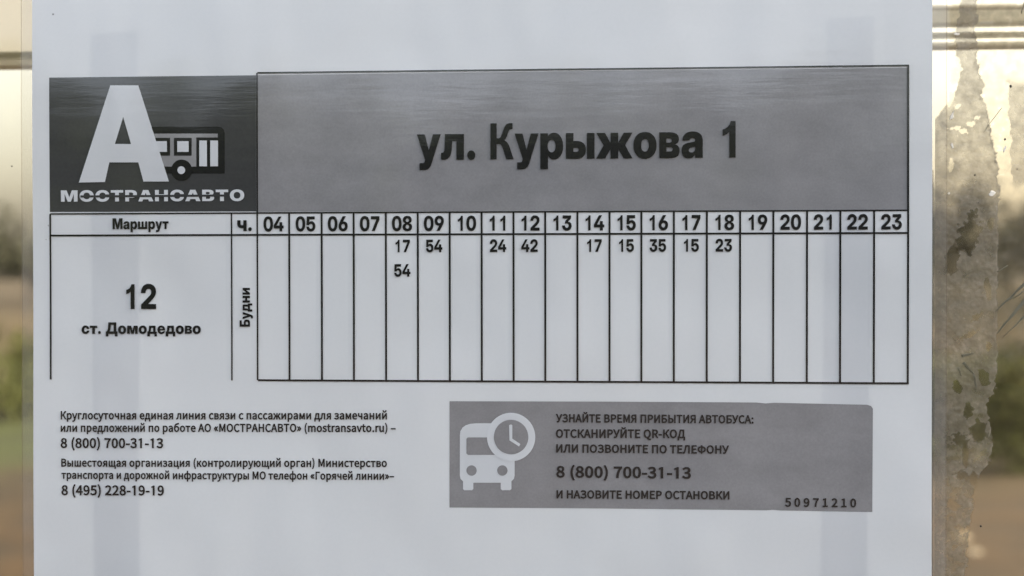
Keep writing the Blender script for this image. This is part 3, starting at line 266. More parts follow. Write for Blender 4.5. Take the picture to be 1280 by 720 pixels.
def back_mat():
    nt = NT('paper_back')
    tl = nt.n('ShaderNodeBsdfTranslucent'); tl.inputs['Color'].default_value = (.75, .82, .90, 1)
    df = nt.n('ShaderNodeBsdfDiffuse'); df.inputs['Color'].default_value = (.75, .76, .78, 1)
    ms = nt.n('ShaderNodeMixShader'); ms.inputs[0].default_value = .75
    nt.l(df.outputs[0], ms.inputs[1]); nt.l(tl.outputs[0], ms.inputs[2]); nt.l(ms.outputs[0], nt.out.inputs['Surface'])
    return nt.m
M_BACK = back_mat()

def glassy(name, tint, ior=1.5, haze=0.0, hcol=(0.6, 0.58, 0.5), rough=0.02):
    nt = NT(name)
    tr = nt.n('ShaderNodeBsdfTransparent'); tr.inputs['Color'].default_value = (*tint, 1)
    df = nt.n('ShaderNodeBsdfDiffuse'); df.inputs['Color'].default_value = (*hcol, 1)
    gl = nt.n('ShaderNodeBsdfGlossy'); gl.inputs['Roughness'].default_value = rough
    fr = nt.n('ShaderNodeFresnel'); fr.inputs['IOR'].default_value = ior
    nz = nt.noise(55, 5, 0.6, (1, 1, 0.5))
    mr = nt.n('ShaderNodeMapRange'); nt.l(nz, mr.inputs['Value'])
    mr.inputs['From Min'].default_value = 0.3; mr.inputs['From Max'].default_value = 0.75
    mr.inputs['To Min'].default_value = haze * 0.4; mr.inputs['To Max'].default_value = haze * 1.4
    m1 = nt.n('ShaderNodeMixShader'); nt.l(mr.outputs[0], m1.inputs[0])
    nt.l(tr.outputs[0], m1.inputs[1]); nt.l(df.outputs[0], m1.inputs[2])
    m2 = nt.n('ShaderNodeMixShader'); nt.l(fr.outputs[0], m2.inputs[0])
    nt.l(m1.outputs[0], m2.inputs[1]); nt.l(gl.outputs[0], m2.inputs[2])
    nt.l(m2.outputs[0], nt.out.inputs['Surface'])
    return nt.m
M_PANE = glassy('weathered_clear_pane', (0.935, 0.88, 0.775), haze=0.025, hcol=(0.45, 0.38, 0.26))
M_FILM = glassy('clear_laminate', (0.93, 0.92, 0.90), haze=0.10, hcol=(0.7, 0.7, 0.68), rough=0.1)
M_FILMEDGE = glassy('laminate_cut_edge', (0.80, 0.76, 0.70), haze=0.2, hcol=(0.35, 0.32, 0.27), rough=0.3)

# ---------------------------------------------------------------- large structure: ground with path, grass and field
def build_ground():
    nt = NT('ground_surface')
    tc = nt.n('ShaderNodeTexCoord'); sp = nt.n('ShaderNodeSeparateXYZ'); nt.l(tc.outputs['Object'], sp.inputs[0])
    nz = nt.noise(0.22, 5, 0.6)
    mr = nt.n('ShaderNodeMapRange'); nt.l(nz, mr.inputs['Value']); mr.inputs['To Min'].default_value = -6; mr.inputs['To Max'].default_value = 6
    ad = nt.n('ShaderNodeMath', operation='ADD'); nt.l(sp.outputs['Y'], ad.inputs[0]); nt.l(mr.outputs[0], ad.inputs[1])
    dv = nt.n('ShaderNodeMath', operation='DIVIDE'); nt.l(ad.outputs[0], dv.inputs[0]); dv.inputs[1].default_value = 80
    col = nt.ramp(dv.outputs[0], [(0.0, (0.036, 0.018, 0.004)), (0.105, (0.037, 0.021, 0.005)), (0.125, (0.04, 0.028, 0.009)), (0.155, (0.028, 0.040, 0.005)),
                                 (0.30, (0.026, 0.037, 0.005)), (0.36, (0.055, 0.034, 0.012)), (0.55, (0.075, 0.055, 0.024)), (0.8, (0.06, 0.045, 0.028))])
    n2 = nt.noise(1.1, 6, 0.65)
    mx = nt.n('ShaderNodeMix'); mx.data_type = 'RGBA'; mx.blend_type = 'MULTIPLY'; mx.inputs['Factor'].default_value = 0.75
    nt.l(col, mx.inputs[6]); nt.l(nt.ramp(n2, [(0.36, (0.38, 0.42, 0.36)), (0.62, (1.55, 1.5, 1.4))]), mx.inputs[7])
    nt.l(mx.outputs[2], nt.p.inputs['Base Color']); nt.p.inputs['Roughness'].default_value = 0.95
    bp = nt.n('ShaderNodeBump'); bp.inputs['Distance'].default_value = 0.05; nt.l(n2, bp.inputs['Height']); nt.l(bp.outputs[0], nt.p.inputs['Normal'])
    vs, fs = [], []
    xs = [-900, -300, -100, -40] + [-30 + 2 * i for i in range(31)] + [40, 100, 300, 900]
    ys = [-900, -300, -100, -40, -15, -5] + [2 * i for i in range(0, 41)] + [100, 300, 900]
    for y in ys:
        for x in xs:
            far = max(0, abs(y) - 6)
            z = 0.05 * noise.noise(Vector((x * .15, y * .15, 0))) if (y > 4 and abs(x) < 60) else 0
            vs.append((x, y, z))
    w = len(xs)
    for j in range(len(ys) - 1):
        for i in range(w - 1):
            fs.append((j * w + i, j * w + i + 1, (j + 1) * w + i + 1, (j + 1) * w + i))
    g = mesh_object('ground', vs, fs, nt.m, smooth=True)
    tag(g, 'brown dirt and dry field with a green grass belt beyond the pane', kind='structure')
build_ground()

LEAF_MATS = [rough_mat('leaf_green', [(0.3, (0.042, 0.056, 0.010)), (0.7, (0.085, 0.10, 0.018))], 1.5),
             rough_mat('leaf_olive', [(0.3, (0.055, 0.07, 0.010)), (0.7, (0.10, 0.11, 0.018))], 1.5),
             rough_mat('leaf_grey_green', [(0.3, (0.045, 0.05, 0.034)), (0.7, (0.075, 0.08, 0.055))], 1.2)]
M_BARK = rough_mat('bark', [(0.3, (0.09, 0.07, 0.05)), (0.7, (0.17, 0.14, 0.11))], 9, stretch=(1, 1, 0.3))

def leaf_mass(rnd, n, rx, ry, z0, z1, size, lobes=6):
    """leaf-sized faces spread through a few overlapping clumps"""
    cl = [(rnd.uniform(-.6, .6) * rx, rnd.uniform(-.6, .6) * ry, rnd.uniform(z0 + (z1 - z0) * .25, z1 - (z1 - z0) * .25), rnd.uniform(.35, .6)) for _ in range(lobes)]
    vs, fs = [], []
    for _ in range(n):
        cx, cy, cz, r = rnd.choice(cl)
        d = Vector((rnd.gauss(0, 1), rnd.gauss(0, 1), rnd.gauss(0, 1))).normalized() * (rnd.random() ** .4) * r
        c = Vector((cx + d.x * rx, cy + d.y * ry, max(z0, cz + d.z * (z1 - z0) * .8)))
        u = Vector((rnd.gauss(0, 1), rnd.gauss(0, 1), rnd.gauss(0, 1))).normalized()
        v = u.cross(Vector((rnd.gauss(0, 1), rnd.gauss(0, 1), rnd.gauss(0, 1)))).normalized()
        s = size * rnd.uniform(.6, 1.3)
        k = len(vs)
        vs += [c - u * s, c - v * s * .5, c + u * s, c + v * s * .5]
        fs.append((k, k + 1, k + 2, k + 3))
    return vs, fs

def tube(pts, rad, n=6):
    vs, fs = [], []
    for i, p in enumerate(pts):
        for k in range(n):
            a = 2 * math.pi * k / n
            vs.append((p[0] + rad[i] * math.cos(a), p[1] + rad[i] * math.sin(a), p[2]))
    for i in range(len(pts) - 1):
        for k in range(n):
            fs.append((i * n + k, i * n + (k + 1) % n, (i + 1) * n + (k + 1) % n, (i + 1) * n + k))
    fs.append(tuple(range((len(pts) - 1) * n, len(pts) * n)))
    return vs, fs

def tree(x, y, h, seed, label):
    rnd = random.Random(seed)
    t = empty('tree', (x, y, 0), label, 'tree', 'far trees beyond the field')
    pts = [(0, 0, -.1), (rnd.uniform(-.1, .1) * h * .2, 0, h * .3), (rnd.uniform(-.2, .2) * h * .2, rnd.uniform(-.1, .1), h * .75)]
    mesh_object('trunk', *tube(pts, [h * .035, h * .025, h * .008]), M_BARK, t, True)
    mesh_object('crown', *leaf_mass(rnd, 900, h * .55, h * .55, h * .16, h, h * .05, 9), LEAF_MATS[2], t)

def shrub(x, y, h, w, seed, label):
    d_far = math.hypot(x, y) > 25
    rnd = random.Random(seed)
    t = empty('shrub', (x, y, 0), label, 'shrub', 'low shrubs in the grass belt')
    mesh_object('stem', *tube([(0, 0, -.05), (.03, 0, h * .4), (.05, .02, h * .8)], [.03, .02, .008]), M_BARK, t, True)
    mesh_object('foliage', *leaf_mass(rnd, 1200, w, w, 0.02, h, .05, 7), LEAF_MATS[2 if d_far else seed % 2], t)

for i in range(22):
    az = -30 + i * 2.25
    d = 88 + 14 * math.sin(i * 2.3)
    h = (5.4 + 0.9 * math.sin(i * 1.7)) * (1.15 if az > 0 else 0.95)
    tree(d * math.sin(R(az)), d * math.cos(R(az)), h, 50 + i,
         'blurred grey-green skyline tree seen through the pane left of the sheet' if -25.5 < az < -22.5 else 'blurred dark skyline tree showing just beside the right edge of the sheet' if 11.5 < az < 14 else 'blurred dark skyline tree at the right edge of the photo' if 14 < az < 16 else 'skyline tree in the far row, standing behind the timetable sheet')
SH = [(-24.6, 15.5, 0.75, 0.85), (-23.4, 19, 0.9, 1.0), (-22, 16.5, .7, .9), (-17, 18, .8, .9), (-8, 17, .7, .8), (3, 18, .8, .9),
      (9.5, 16, .8, .9), (12.6, 14.5, .8, .8), (14.5, 11.8, .8, .55), (15.9, 11.2, .95, .6), (17.5, 15, .9, .9), (13.2, 33, 1.9, 2.2), (15.1, 30, 1.7, 2.2), (17.2, 34, 1.9, 2.4), (11.2, 36, 1.8, 2.4)]
for i, (az, d, h, w) in enumerate(SH):
    lab = {0: 'low green shrub at the left edge of the photo beyond the sheet', 8: 'olive green shrub low to the right of the sheet, behind the glue residue',
           9: 'bright green shrub at the right edge of the photo', 1: 'second low shrub from the left edge of the photo, behind the first', 11: 'wide grey-green shrub in the field behind the residue, nearer the sheet', 12: 'wide grey-green shrub in the field at the right edge of the photo'}.get(i, 'low green shrub in the grass belt beyond the pane')
    shrub(d * math.sin(R(az)), d * math.cos(R(az)), h, w, 200 + i, lab)

# stones on the dirt
M_STONE = rough_mat('pale_stone', [(0.3, (0.24, 0.21, 0.165)), (0.7, (0.36, 0.32, 0.25))], 8, bump=.4, bdist=.02)
def stone(az, d, r, seed, lab):
    rnd = random.Random(seed)
    bm = bmesh.new(); bmesh.ops.create_icosphere(bm, subdivisions=2, radius=1)
    for v in bm.verts:
        k = 1 + .35 * noise.noise(v.co * 1.6 + Vector((seed, 0, 0)))
        v.co = Vector((v.co.x * r * 1.25 * k, v.co.y * r * k, max(-.3, v.co.z) * r * .8 * k))
    me = bpy.data.meshes.new('stone'); bm.to_mesh(me); bm.free(); me.materials.append(M_STONE)
    o = link(bpy.data.objects.new('stone', me)); o.location = (d * math.sin(R(az)), d * math.cos(R(az)), r * .2)
    tag(o, lab, 'stone')
stone(14.72, 7.9, .055, 3, 'largest pale stone on the dirt at the lower right corner')
stone(14.1, 7.9, .03, 4, 'small pale stone left of the largest stone at the lower right')
stone(15.35, 7.5, .045, 5, 'pale stone nearest the bottom right corner')

# wood line added out of view behind the photographer, height shaped for the laminate's reflection
rnd = random.Random(9)
vs, fs = [], []
for i in range(104):
    az = 180 - 62 + i * 1.2
    d = 34 + rnd.uniform(-2, 2)
    hh = 5.9 + 0.5 * math.sin(i * 1.3) + rnd.uniform(-.3, .4)
    a, b = leaf_mass(rnd, 520, 2.0, 1.6, 0, hh, .48, 9)
    k = len(vs); cx, cy = d * math.sin(R(az)), d * math.cos(R(az))
    vs += [(v[0] + cx, v[1] + cy, v[2]) for v in a]; fs += [tuple(q + k for q in f) for f in b]
wood = mesh_object('wood', vs, fs, LEAF_MATS[0])
tag(wood, 'dark wood line out of view behind the photographer, added for the reflection', 'wood', kind='stuff')

# ---------------------------------------------------------------- shelter: beam behind the pane
M_BEAM = rough_mat('cream_painted_metal', [(0.3, (0.78, 0.80, 0.79)), (0.7, (0.88, 0.89, 0.87))], 6, rough=.3, stretch=(.3, 1, 2))
def extrude_x(profile, x0, x1, name, mat, parent, base):
    n = len(profile); vs = []
    for x in (x0, x1):
        vs += [(x - base[0], p[0] - base[1], p[1] - base[2]) for p in profile]
    fs = [(i, (i + 1) % n, n + (i + 1) % n, n + i) for i in range(n)]
    fs += [tuple(range(n))[::-1], tuple(range(n, 2 * n))]
    return mesh_object(name, vs, fs, mat, parent)
ZB = 1.4857
def zv(v, D): return ZB + (346.6 - v) / 1778.0 * D
D1 = 0.466 + 0.11
base = (0, .11, zv(84, D1))
beam = empty('shelter_beam', base, 'cream painted metal beam of the shelter running across behind the pane at the top', 'beam')
y0 = 0.11
body = [(y0, zv(56, D1)), (y0 + .014, 1.606), (y0 + .026, 1.606), (y0 + .009, zv(74, D1)), (y0 + .0045, zv(74, D1)), (y0 + .0045, zv(59, D1)), (y0 + .003, zv(56, D1) - .0006)]
extrude_x(body, -1.2, 0.12, 'fascia', M_BEAM, beam, base)
lip = [(y0 + .001, zv(66, D1)), (y0 + .003, zv(63, D1)), (y0 + .0044, zv(62.5, D1)), (y0 + .0044, zv(77, D1)), (y0 + .004, zv(77.5, D1)), (y0 + .001, zv(73, D1))]
extrude_x(lip, -1.2, 0.12, 'lower_lip', M_BEAM, beam, base)
# right of the sheet the beam ends in open slats with the sky between them
def slat(va, vb):
    za, zb = zv(va, D1), zv(vb, D1); q = .0012
    h = (za - zb) * .55
    prof = [(y0, zb + q), (y0 + h, za - q), (y0 + h + q, za), (y0 + h + .004, za), (y0 + .005, zb), (y0 + q, zb)]
    extrude_x(prof, .118, 1.2, 'slat', M_BEAM, beam, base)
for va, vb in ((-45, 0), (10, 39), (46, 53), (58, 67)): slat(va, vb)
for v, r_ in ((18, .0011), (64, .0012)):
    zc = zv(v, D1)
    extrude_x([(y0 - r_ * .6 + r_ * math.cos(a), zc + r_ * math.sin(a)) for a in [2 * math.pi * k / 12 for k in range(12)]], .12, 1.2, 'rib', M_BEAM, beam, base)

# ---------------------------------------------------------------- the clear pane with its glue residue
PX0, PX1, PZ0, PZ1 = -0.60, 0.66, 0.75, 2.05
pane = empty('shelter_pane', (0.03, 0.006, PZ0), 'clear weathered pane of the bus shelter that the timetable is taped to', 'window pane')
def box(name, x0, x1, y0, y1, z0, z1, mat, parent, b):
    vs = [(x - b[0], y - b[1], z - b[2]) for x in (x0, x1) for y in (y0, y1) for z in (z0, z1)]
    fs = [(0, 1, 3, 2), (4, 6, 7, 5), (0, 4, 5, 1), (2, 3, 7, 6), (0, 2, 6, 4), (1, 5, 7, 3)]
    return mesh_object(name, vs, fs, mat, parent)
PB = (0.03, 0.006, PZ0)
PANE_Y = 0.0014
box('glazing', PX0, PX1, PANE_Y, PANE_Y + .005, PZ0, PZ1, M_PANE, pane, PB)

M_SHADE = glassy('painted_edge_shadow', (0.6, 0.58, 0.54), haze=.2, hcol=(.3, .28, .25))  # dark tint imitating the shadow beside the paper
def sstep(a, b, x):
    t = min(1, max(0, (x - a) / (b - a))); return t * t * (3 - 2 * t)
def lerp_tab(tab, x):
    if x >= tab[0][0]: return tab[0][1]
    for (a, va), (b, vb) in zip(tab, tab[1:]):
        if x >= b: return vb + (va - vb) * (x - b) / (a - b)
    return tab[-1][1]
RIGHT = [(76, 234.6), (62, 233.8), (50, 235.2), (44, 236.3), (34, 238.2), (26, 239.6), (14, 241.4), (10, 240.9), (-45, 240.6), (-50, 240.2), (-56, 237.2), (-62, 239.0), (-68, 238.8),
         (-74, 237.6), (-80, 234.2), (-92, 232.2), (-112, 230.6)]
LEFT = [(76, 229.2), (62, 227.2), (52, 229.4), (44, 227.0), (38, 222), (30, 215), (-112, 215)]
def n2(x, z, s, k=0): return noise.noise(Vector((x * s, z * s, k)))
def fr(x, z, s, k=0): return n2(x, z, s, k) + .5 * n2(x, z, s * 2.1, k + 3) + .25 * n2(x, z, s * 4.3, k + 7)
HOLES = [  # x, z, rx, rz, tilt - places where the residue has flaked off
    (231.6, -1.2, 3.4, 6.2, -.35), (226.3, -9, 2.0, 5.0, -.2), (231.9, -33, 2.6, .8, .5), (231.5, -57.5, 1.5, 2.6, .1), (236.5, -46.5, 1.6, 3.2, .2),
    (229.9, 32.6, 1.5, .8, -.2), (227.4, 33.6, 1.8, .6, .1), (232.3, 34.8, 1.1, .9, .3), (237.8, -18, 1.0, 3.4, .15), (234.4, -27, 2.4, .7, .7), (233.0, 6.5, 1.5, .8, .5), (238.6, 3.0, .9, 2.2, -.2), (228.2, -50, 1.2, 2.4, .3), (238.0, -36.5, .8, 1.6, .2), (234.3, 36.7, 1.0, .6, .3), (226.0, 43, .8, 2.6, -.3), (228.4, 40.6, 1.4, .7, .5), (226, 22, .8, 2.2, 0), (244.6, 14.5, 1.6, 1.2, 0), (229.0, -66.5, 2.2, 2.0, 0), (230.8, -71.5, .9, 4.2, 0), (233.6, -79, 1.2, 3.0, .1), (227.0, -88, 1.4, 2.2, .2), (230.4, -96, 1.6, 1.2, .3), (229.5, -78, 1.6, 1.4, 0), (235.2, -64.2, 2.4, 3.4, .4)]
def film_amount(x, z):
    w = .9 * fr(x, z, .22, 1) + .45 * n2(x, z, 1.1, 4)
    r = lerp_tab(RIGHT, z) + w * (.5 if -45 < z < 10 else 1.5)
    l = lerp_tab(LEFT, z) + w * 1.2
    a = sstep(-.15, .15, r - x) * sstep(-.15, .15, x - l)
    for hx, hz, rx, rz, t in HOLES:
        dx, dz = x - hx, z - hz
        u = (dx * math.cos(t) + dz * math.sin(t)) / rx; v = (-dx * math.sin(t) + dz * math.cos(t)) / rz
        q = math.sqrt(u * u + v * v) + (.55 * fr(x, z, .45, 11) if rz > 2 else .8 * fr(x, z, 1.1, 11))
        a *= 1 - .8 * sstep(1.08, .92, q)
    a *= .55 + .45 * sstep(-.55, .1, fr(x, z, .5, 21)) if z < -64 else 1
    # second patch near the right edge, and thin scale beside it
    r2 = 244.2 + 1.4 * fr(x, z, .25, 31) + (.05 * (40 - z) if z > 16 else 0)
    b = sstep(-.2, .2, x - r2) * sstep(52 + 3 * n2(x, 1, .4), 46, z) * sstep(14, 18, z + 3 * n2(x, 2, .3))
    a = max(a, b * .9)
    a *= .86 + .14 * min(1, max(-1, 1.6 * fr(x, z, .28, 61)))
    a += .30 * a * math.exp(-((r - x - .25) / .35) ** 2)
    c = (.34 + .12 * fr(x, z, .3, 71)) * sstep(-.3, .3, x - 239.5) * sstep(14, 8, z) * sstep(-52, -36, z + 5 * n2(x, z, .15, 40))
    e = .30 * min(1, max(0, fr(x, z, .35, 81) + .45)) * sstep(225, 228, x) * sstep(8, 14, z)
    return max(a, c, e)
def build_residue():
    nt = NT('glue_residue')
    at = nt.n('ShaderNodeAttribute'); at.attribute_name = 'thickness'
    col = nt.ramp(nt.noise(260, 5, .65), [(0.3, (0.25, 0.22, 0.165)), (0.55, (0.34, 0.305, 0.24)), (0.75, (0.52, 0.47, 0.39))])
    df = nt.n('ShaderNodeBsdfDiffuse'); tl = nt.n('ShaderNodeBsdfTranslucent'); gl = nt.n('ShaderNodeBsdfGlossy')
    nt.l(col, df.inputs['Color']); nt.l(col, tl.inputs['Color'])
    gl.inputs['Roughness'].default_value = .35
    bp = nt.n('ShaderNodeBump'); bp.inputs['Distance'].default_value = .0011; bp.inputs['Strength'].default_value = .8
    nt.l(nt.noise(200, 5, .65), bp.inputs['Height'])
    for s in (df, tl, gl): nt.l(bp.outputs[0], s.inputs['Normal'])
    m1 = nt.n('ShaderNodeMixShader'); m1.inputs[0].default_value = .6; nt.l(df.outputs[0], m1.inputs[1]); nt.l(tl.outputs[0], m1.inputs[2])
    m2 = nt.n('ShaderNodeMixShader'); m2.inputs[0].default_value = .04; nt.l(m1.outputs[0], m2.inputs[1]); nt.l(gl.outputs[0], m2.inputs[2])
    tr = nt.n('ShaderNodeBsdfTransparent'); tr.inputs['Color'].default_value = (.96, .93, .86, 1)
    mo = nt.noise(170, 5, .7)
    mr = nt.n('ShaderNodeMapRange'); nt.l(mo, mr.inputs['Value']); mr.inputs['From Min'].default_value = .3; mr.inputs['From Max'].default_value = .7
    mr.inputs['To Min'].default_value = .55; mr.inputs['To Max'].default_value = .86
    mu = nt.n('ShaderNodeMath', operation='MULTIPLY'); nt.l(mr.outputs[0], mu.inputs[0]); nt.l(at.outputs['Fac'], mu.inputs[1])
    m3 = nt.n('ShaderNodeMixShader'); nt.l(mu.outputs[0], m3.inputs[0]); nt.l(tr.outputs[0], m3.inputs[1]); nt.l(m2.outputs[0], m3.inputs[2])
    nt.l(m3.outputs[0], nt.out.inputs['Surface'])
    st = .32; x0, x1, z0, z1 = 221.0, 262.0, -125.0, 88.0
    nx, nz = int((x1 - x0) / st), int((z1 - z0) / st)
    A = {}
    vs, fs, at_ = [], [], []
    idx = {}
    for j in range(nz + 1):
        for i in range(nx + 1):
            x, z = x0 + i * st, z0 + j * st
            a = film_amount(x, z)
            A[i, j] = a
    for j in range(nz):
        for i in range(nx):
            q = [(i, j), (i + 1, j), (i + 1, j + 1), (i, j + 1)]
            if max(A[k] for k in q) < .03: continue
            f = []
            for k in q:
                if k not in idx:
                    idx[k] = len(vs); x, z = x0 + k[0] * st, z0 + k[1] * st
                    vs.append((x / 1000 - PB[0], PANE_Y - .00025 - .00012 * n2(x, z, .8) - PB[1], 1.5 + z / 1000 - PB[2])); at_.append(A[k])
                f.append(idx[k])
            fs.append(tuple(f))
    o = mesh_object('glue_residue', vs, fs, nt.m, pane, True)
    att = o.data.attributes.new('thickness', 'FLOAT', 'POINT'); att.data.foreach_set('value', at_)
    o['label'] = 'ragged beige film of old glue on the pane right of the sheet'
build_residue()

M_CHIP = rough_mat('cream_paint', [(0.3, (0.72, 0.68, 0.58)), (0.7, (0.85, 0.80, 0.70))], 300)
M_SCR = rough_mat('dark_grime', [(0.3, (0.085, 0.082, 0.055)), (0.7, (0.16, 0.15, 0.105))], 300)
M_SPOT = rough_mat('black_speck', [(0.3, (0.01, 0.01, 0.01)), (0.7, (0.02, 0.02, 0.02))], 300)
def lump(name, pts, mat, lab=None, th=.0002):
    """small raised fleck on the pane; outline in sheet millimetres"""
    n = len(pts); cx = sum(p[0] for p in pts) / n; cz = sum(p[1] for p in pts) / n
    yb = PANE_Y - .0004
    vs = [(x / 1000 - PB[0], yb - PB[1] + .0002, 1.5 + z / 1000 - PB[2]) for x, z in pts]
    vs += [((cx + (x - cx) * .8) / 1000 - PB[0], yb - th - PB[1], 1.5 + (cz + (z - cz) * .8) / 1000 - PB[2]) for x, z in pts]
    fs = [(i, (i + 1) % n, n + (i + 1) % n, n + i) for i in range(n)] + [tuple(range(n, 2 * n))]
    o = mesh_object(name, vs, fs, mat, pane)
    if lab: o['label'] = lab
def blob(cx, cz, rx, rz, seed, n=11, tilt=0, jag=.35):
    rnd = random.Random(seed); o = []
    for k in range(n):
        a = 2 * math.pi * k / n; q = 1 + rnd.uniform(-jag, jag)
        u, v = rx * q * math.cos(a), rz * q * math.sin(a)
        o.append((cx + u * math.cos(tilt) - v * math.sin(tilt), cz + u * math.sin(tilt) + v * math.cos(tilt)))
    return o
for i, (x, z, rx, rz, t) in enumerate([(239.0, 12.4, 1.0, .85, .3), (242.9, 26.6, .35, 1.2, -.3),
                                       (226.3, 37.5, .5, 1.5, -.4), (225.3, 12.5, .4, .4, 0), (227.6, 63.7, 1.0, .5, 0), (226.4, 27.8, .4, 1.0, .3)]):
    lump('paint_chip', blob(x, z, rx, rz, 20 + i, tilt=t), M_CHIP, 'large cream paint chip' if i == 0 else None)
for i, (x, z, r) in enumerate([(244.7, 46.8, .42), (243.0, 29.8, .35), (233.6, 18.4, .28), (246.8, 20.2, .2), (235.6, -94.4, .3), (234.6, 9.5, .15), (-85.2, 23.4, .22)]):
    lump('black_speck', blob(x, z, r, r * 1.1, 60 + i, 8, jag=.2), M_SPOT)
def streak(p, q, w0, w1, seed):
    rnd = random.Random(seed); a, b = Vector(p), Vector(q); d = (b - a); n_ = Vector((-d.y, d.x)).normalized(); k = 9
    wob = [.25 * n2(seed, t, .37) * min(1, d.length / 6) for t in range(k + 1)]
    up = [a + d * t / k + n_ * wob[t] + n_ * (w0 + (w1 - w0) * t / k) * rnd.uniform(.6, 1.1) for t in range(k + 1)]
    dn = [a + d * t / k + n_ * wob[t] - n_ * (w0 + (w1 - w0) * t / k) * rnd.uniform(.6, 1.1) for t in range(k, -1, -1)]
    return [tuple(v) for v in dn[::-1]] + [tuple(v) for v in up[::-1]]
for i, (p, q, a, b) in enumerate([((239.8, -25.6), (251, -15.0), .18, .6), ((240.6, -32.3), (251, -20.0), .2, .75), ((242.6, -33.5), (251, -25.2), .1, .4), ((244.6, -21.8), (251, -17.6), .08, .3), ((240.6, -12.7), (244, -10.6), .22, .15), ((229.7, -14.4), (232.8, -12.2), .1, .12),
                                  ((230.0, -41.8), (233.5, -45.6), .5, .15), ((229.4, -39.8), (233.4, -38.8), .6, .25), ((233.4, -45.6), (234.4, -51.5), .35, .12), ((228.4, -43.4), (229.4, -46.2), .35, .2),
                                  ((249, 74), (248, 70), .15, .15), ((242, 40), (236, 32), .08, .08)]):
    lump('grime_streak', streak(p, q, a, b, 90 + i), M_SCR, 'long dark grime streak right of the residue' if i < 2 else None, th=.0001)

# ---------------------------------------------------------------- the timetable sheet
SX, SZ0, SZ1 = (EDGE_X['sl'], EDGE_X['sr']), -122.0, 88.0
SB = ((SX[0] + SX[1]) / 2000, 0.0, 1.5 + SZ0 / 1000)
sheet = empty('timetable_sheet', SB, 'laminated white A4 bus timetable sheet with grey heading and route 12 table', 'timetable')

def wave(x, z):
    return (.22 * math.sin(x * .021 + 1.0) + .16 * math.sin(z * .05 + x * .008) + .10 * n2(x, z, .02, 55) - .05)
def SP(x, z, layer=0):
    return (x / 1000 - SB[0], (-wave(x, z) - .055 * layer) / 1000 - SB[1], 1.5 + z / 1000 - SB[2])

def ring_area(r):
    return sum(r[i][0] * r[(i + 1) % len(r)][1] - r[(i + 1) % len(r)][0] * r[i][1] for i in range(len(r))) / 2
def winding(p, rings):
    w = 0
    for r in rings:
        for i in range(len(r)):
            (x1, y1), (x2, y2) = r[i - 1], r[i]
            if (y1 <= p[1]) != (y2 <= p[1]) and p[0] < x1 + (p[1] - y1) * (x2 - x1) / (y2 - y1):
                w += 1 if y2 > y1 else -1
    return w
def put(name, polys, layer, mat, parent, cut=None, label=None, holes=True):
    """flat print on the sheet. polys: list of [outline, hole, ...] in mm"""
    bm = bmesh.new()
    for rings in polys:
        if holes:   # outer ring anticlockwise, holes clockwise
            rings = [r if (ring_area(r) > 0) == (k == 0) else r[::-1] for k, r in enumerate(rings)]
        pts = [Vector(p) for r in rings for p in r]
        edges, k = [], 0
        for r in rings:
            edges += [(k + i, k + (i + 1) % len(r)) for i in range(len(r))]; k += len(r)
        vo, _, tris, _, _, _ = delaunay_2d_cdt(pts, edges, [], 0, 1e-5)
        bv = {}
        for t in tris:
            a, b, c = (vo[i] for i in t)
            ar = (b[0] - a[0]) * (c[1] - a[1]) - (c[0] - a[0]) * (b[1] - a[1])
            if abs(ar) < 1e-9: continue
            m = ((a[0] + b[0] + c[0]) / 3, (a[1] + b[1] + c[1]) / 3)
            if winding(m, rings) == 0: continue
            for i in t:
                if i not in bv: bv[i] = bm.verts.new((vo[i][0], vo[i][1], 0))
            bm.faces.new([bv[i] for i in (t if ar > 0 else t[::-1])])
    if cut:
        xs = [v.co.x for v in bm.verts]; zs = [v.co.y for v in bm.verts]
        x = math.floor(min(xs) / cut) * cut + cut
        while x < max(xs):
            bmesh.ops.bisect_plane(bm, geom=bm.verts[:] + bm.edges[:] + bm.faces[:], plane_co=(x, 0, 0), plane_no=(1, 0, 0)); x += cut
        z = math.floor(min(zs) / cut) * cut + cut
        while z < max(zs):
            bmesh.ops.bisect_plane(bm, geom=bm.verts[:] + bm.edges[:] + bm.faces[:], plane_co=(0, z, 0), plane_no=(0, 1, 0)); z += cut
    for v in bm.verts: v.co = SP(v.co.x, v.co.y, layer)
    me = bpy.data.meshes.new(name); bm.to_mesh(me); bm.free()
    me.materials.append(mat)
    me.polygons.foreach_set('use_smooth', [bool(cut)] * len(me.polygons))
    o = link(bpy.data.objects.new(name, me), parent)
    if label: o['label'] = label
    return o

def rect(x0, z0, x1, z1): return [[(x0, z0), (x1, z0), (x1, z1), (x0, z1)]]
def quadline(a, b, w):
    d = Vector((b[0] - a[0], b[1] - a[1])); n_ = Vector((-d.y, d.x)).normalized() * w / 2
    return [[(a[0] - n_.x, a[1] - n_.y), (b[0] - n_.x, b[1] - n_.y), (b[0] + n_.x, b[1] + n_.y), (a[0] + n_.x, a[1] + n_.y)]]
def disk(c, e, n=40):
    r = math.hypot(e[0] - c[0], e[1] - c[1])
    return [(c[0] + r * math.cos(2 * math.pi * k / n), c[1] + r * math.sin(2 * math.pi * k / n)) for k in range(n)]

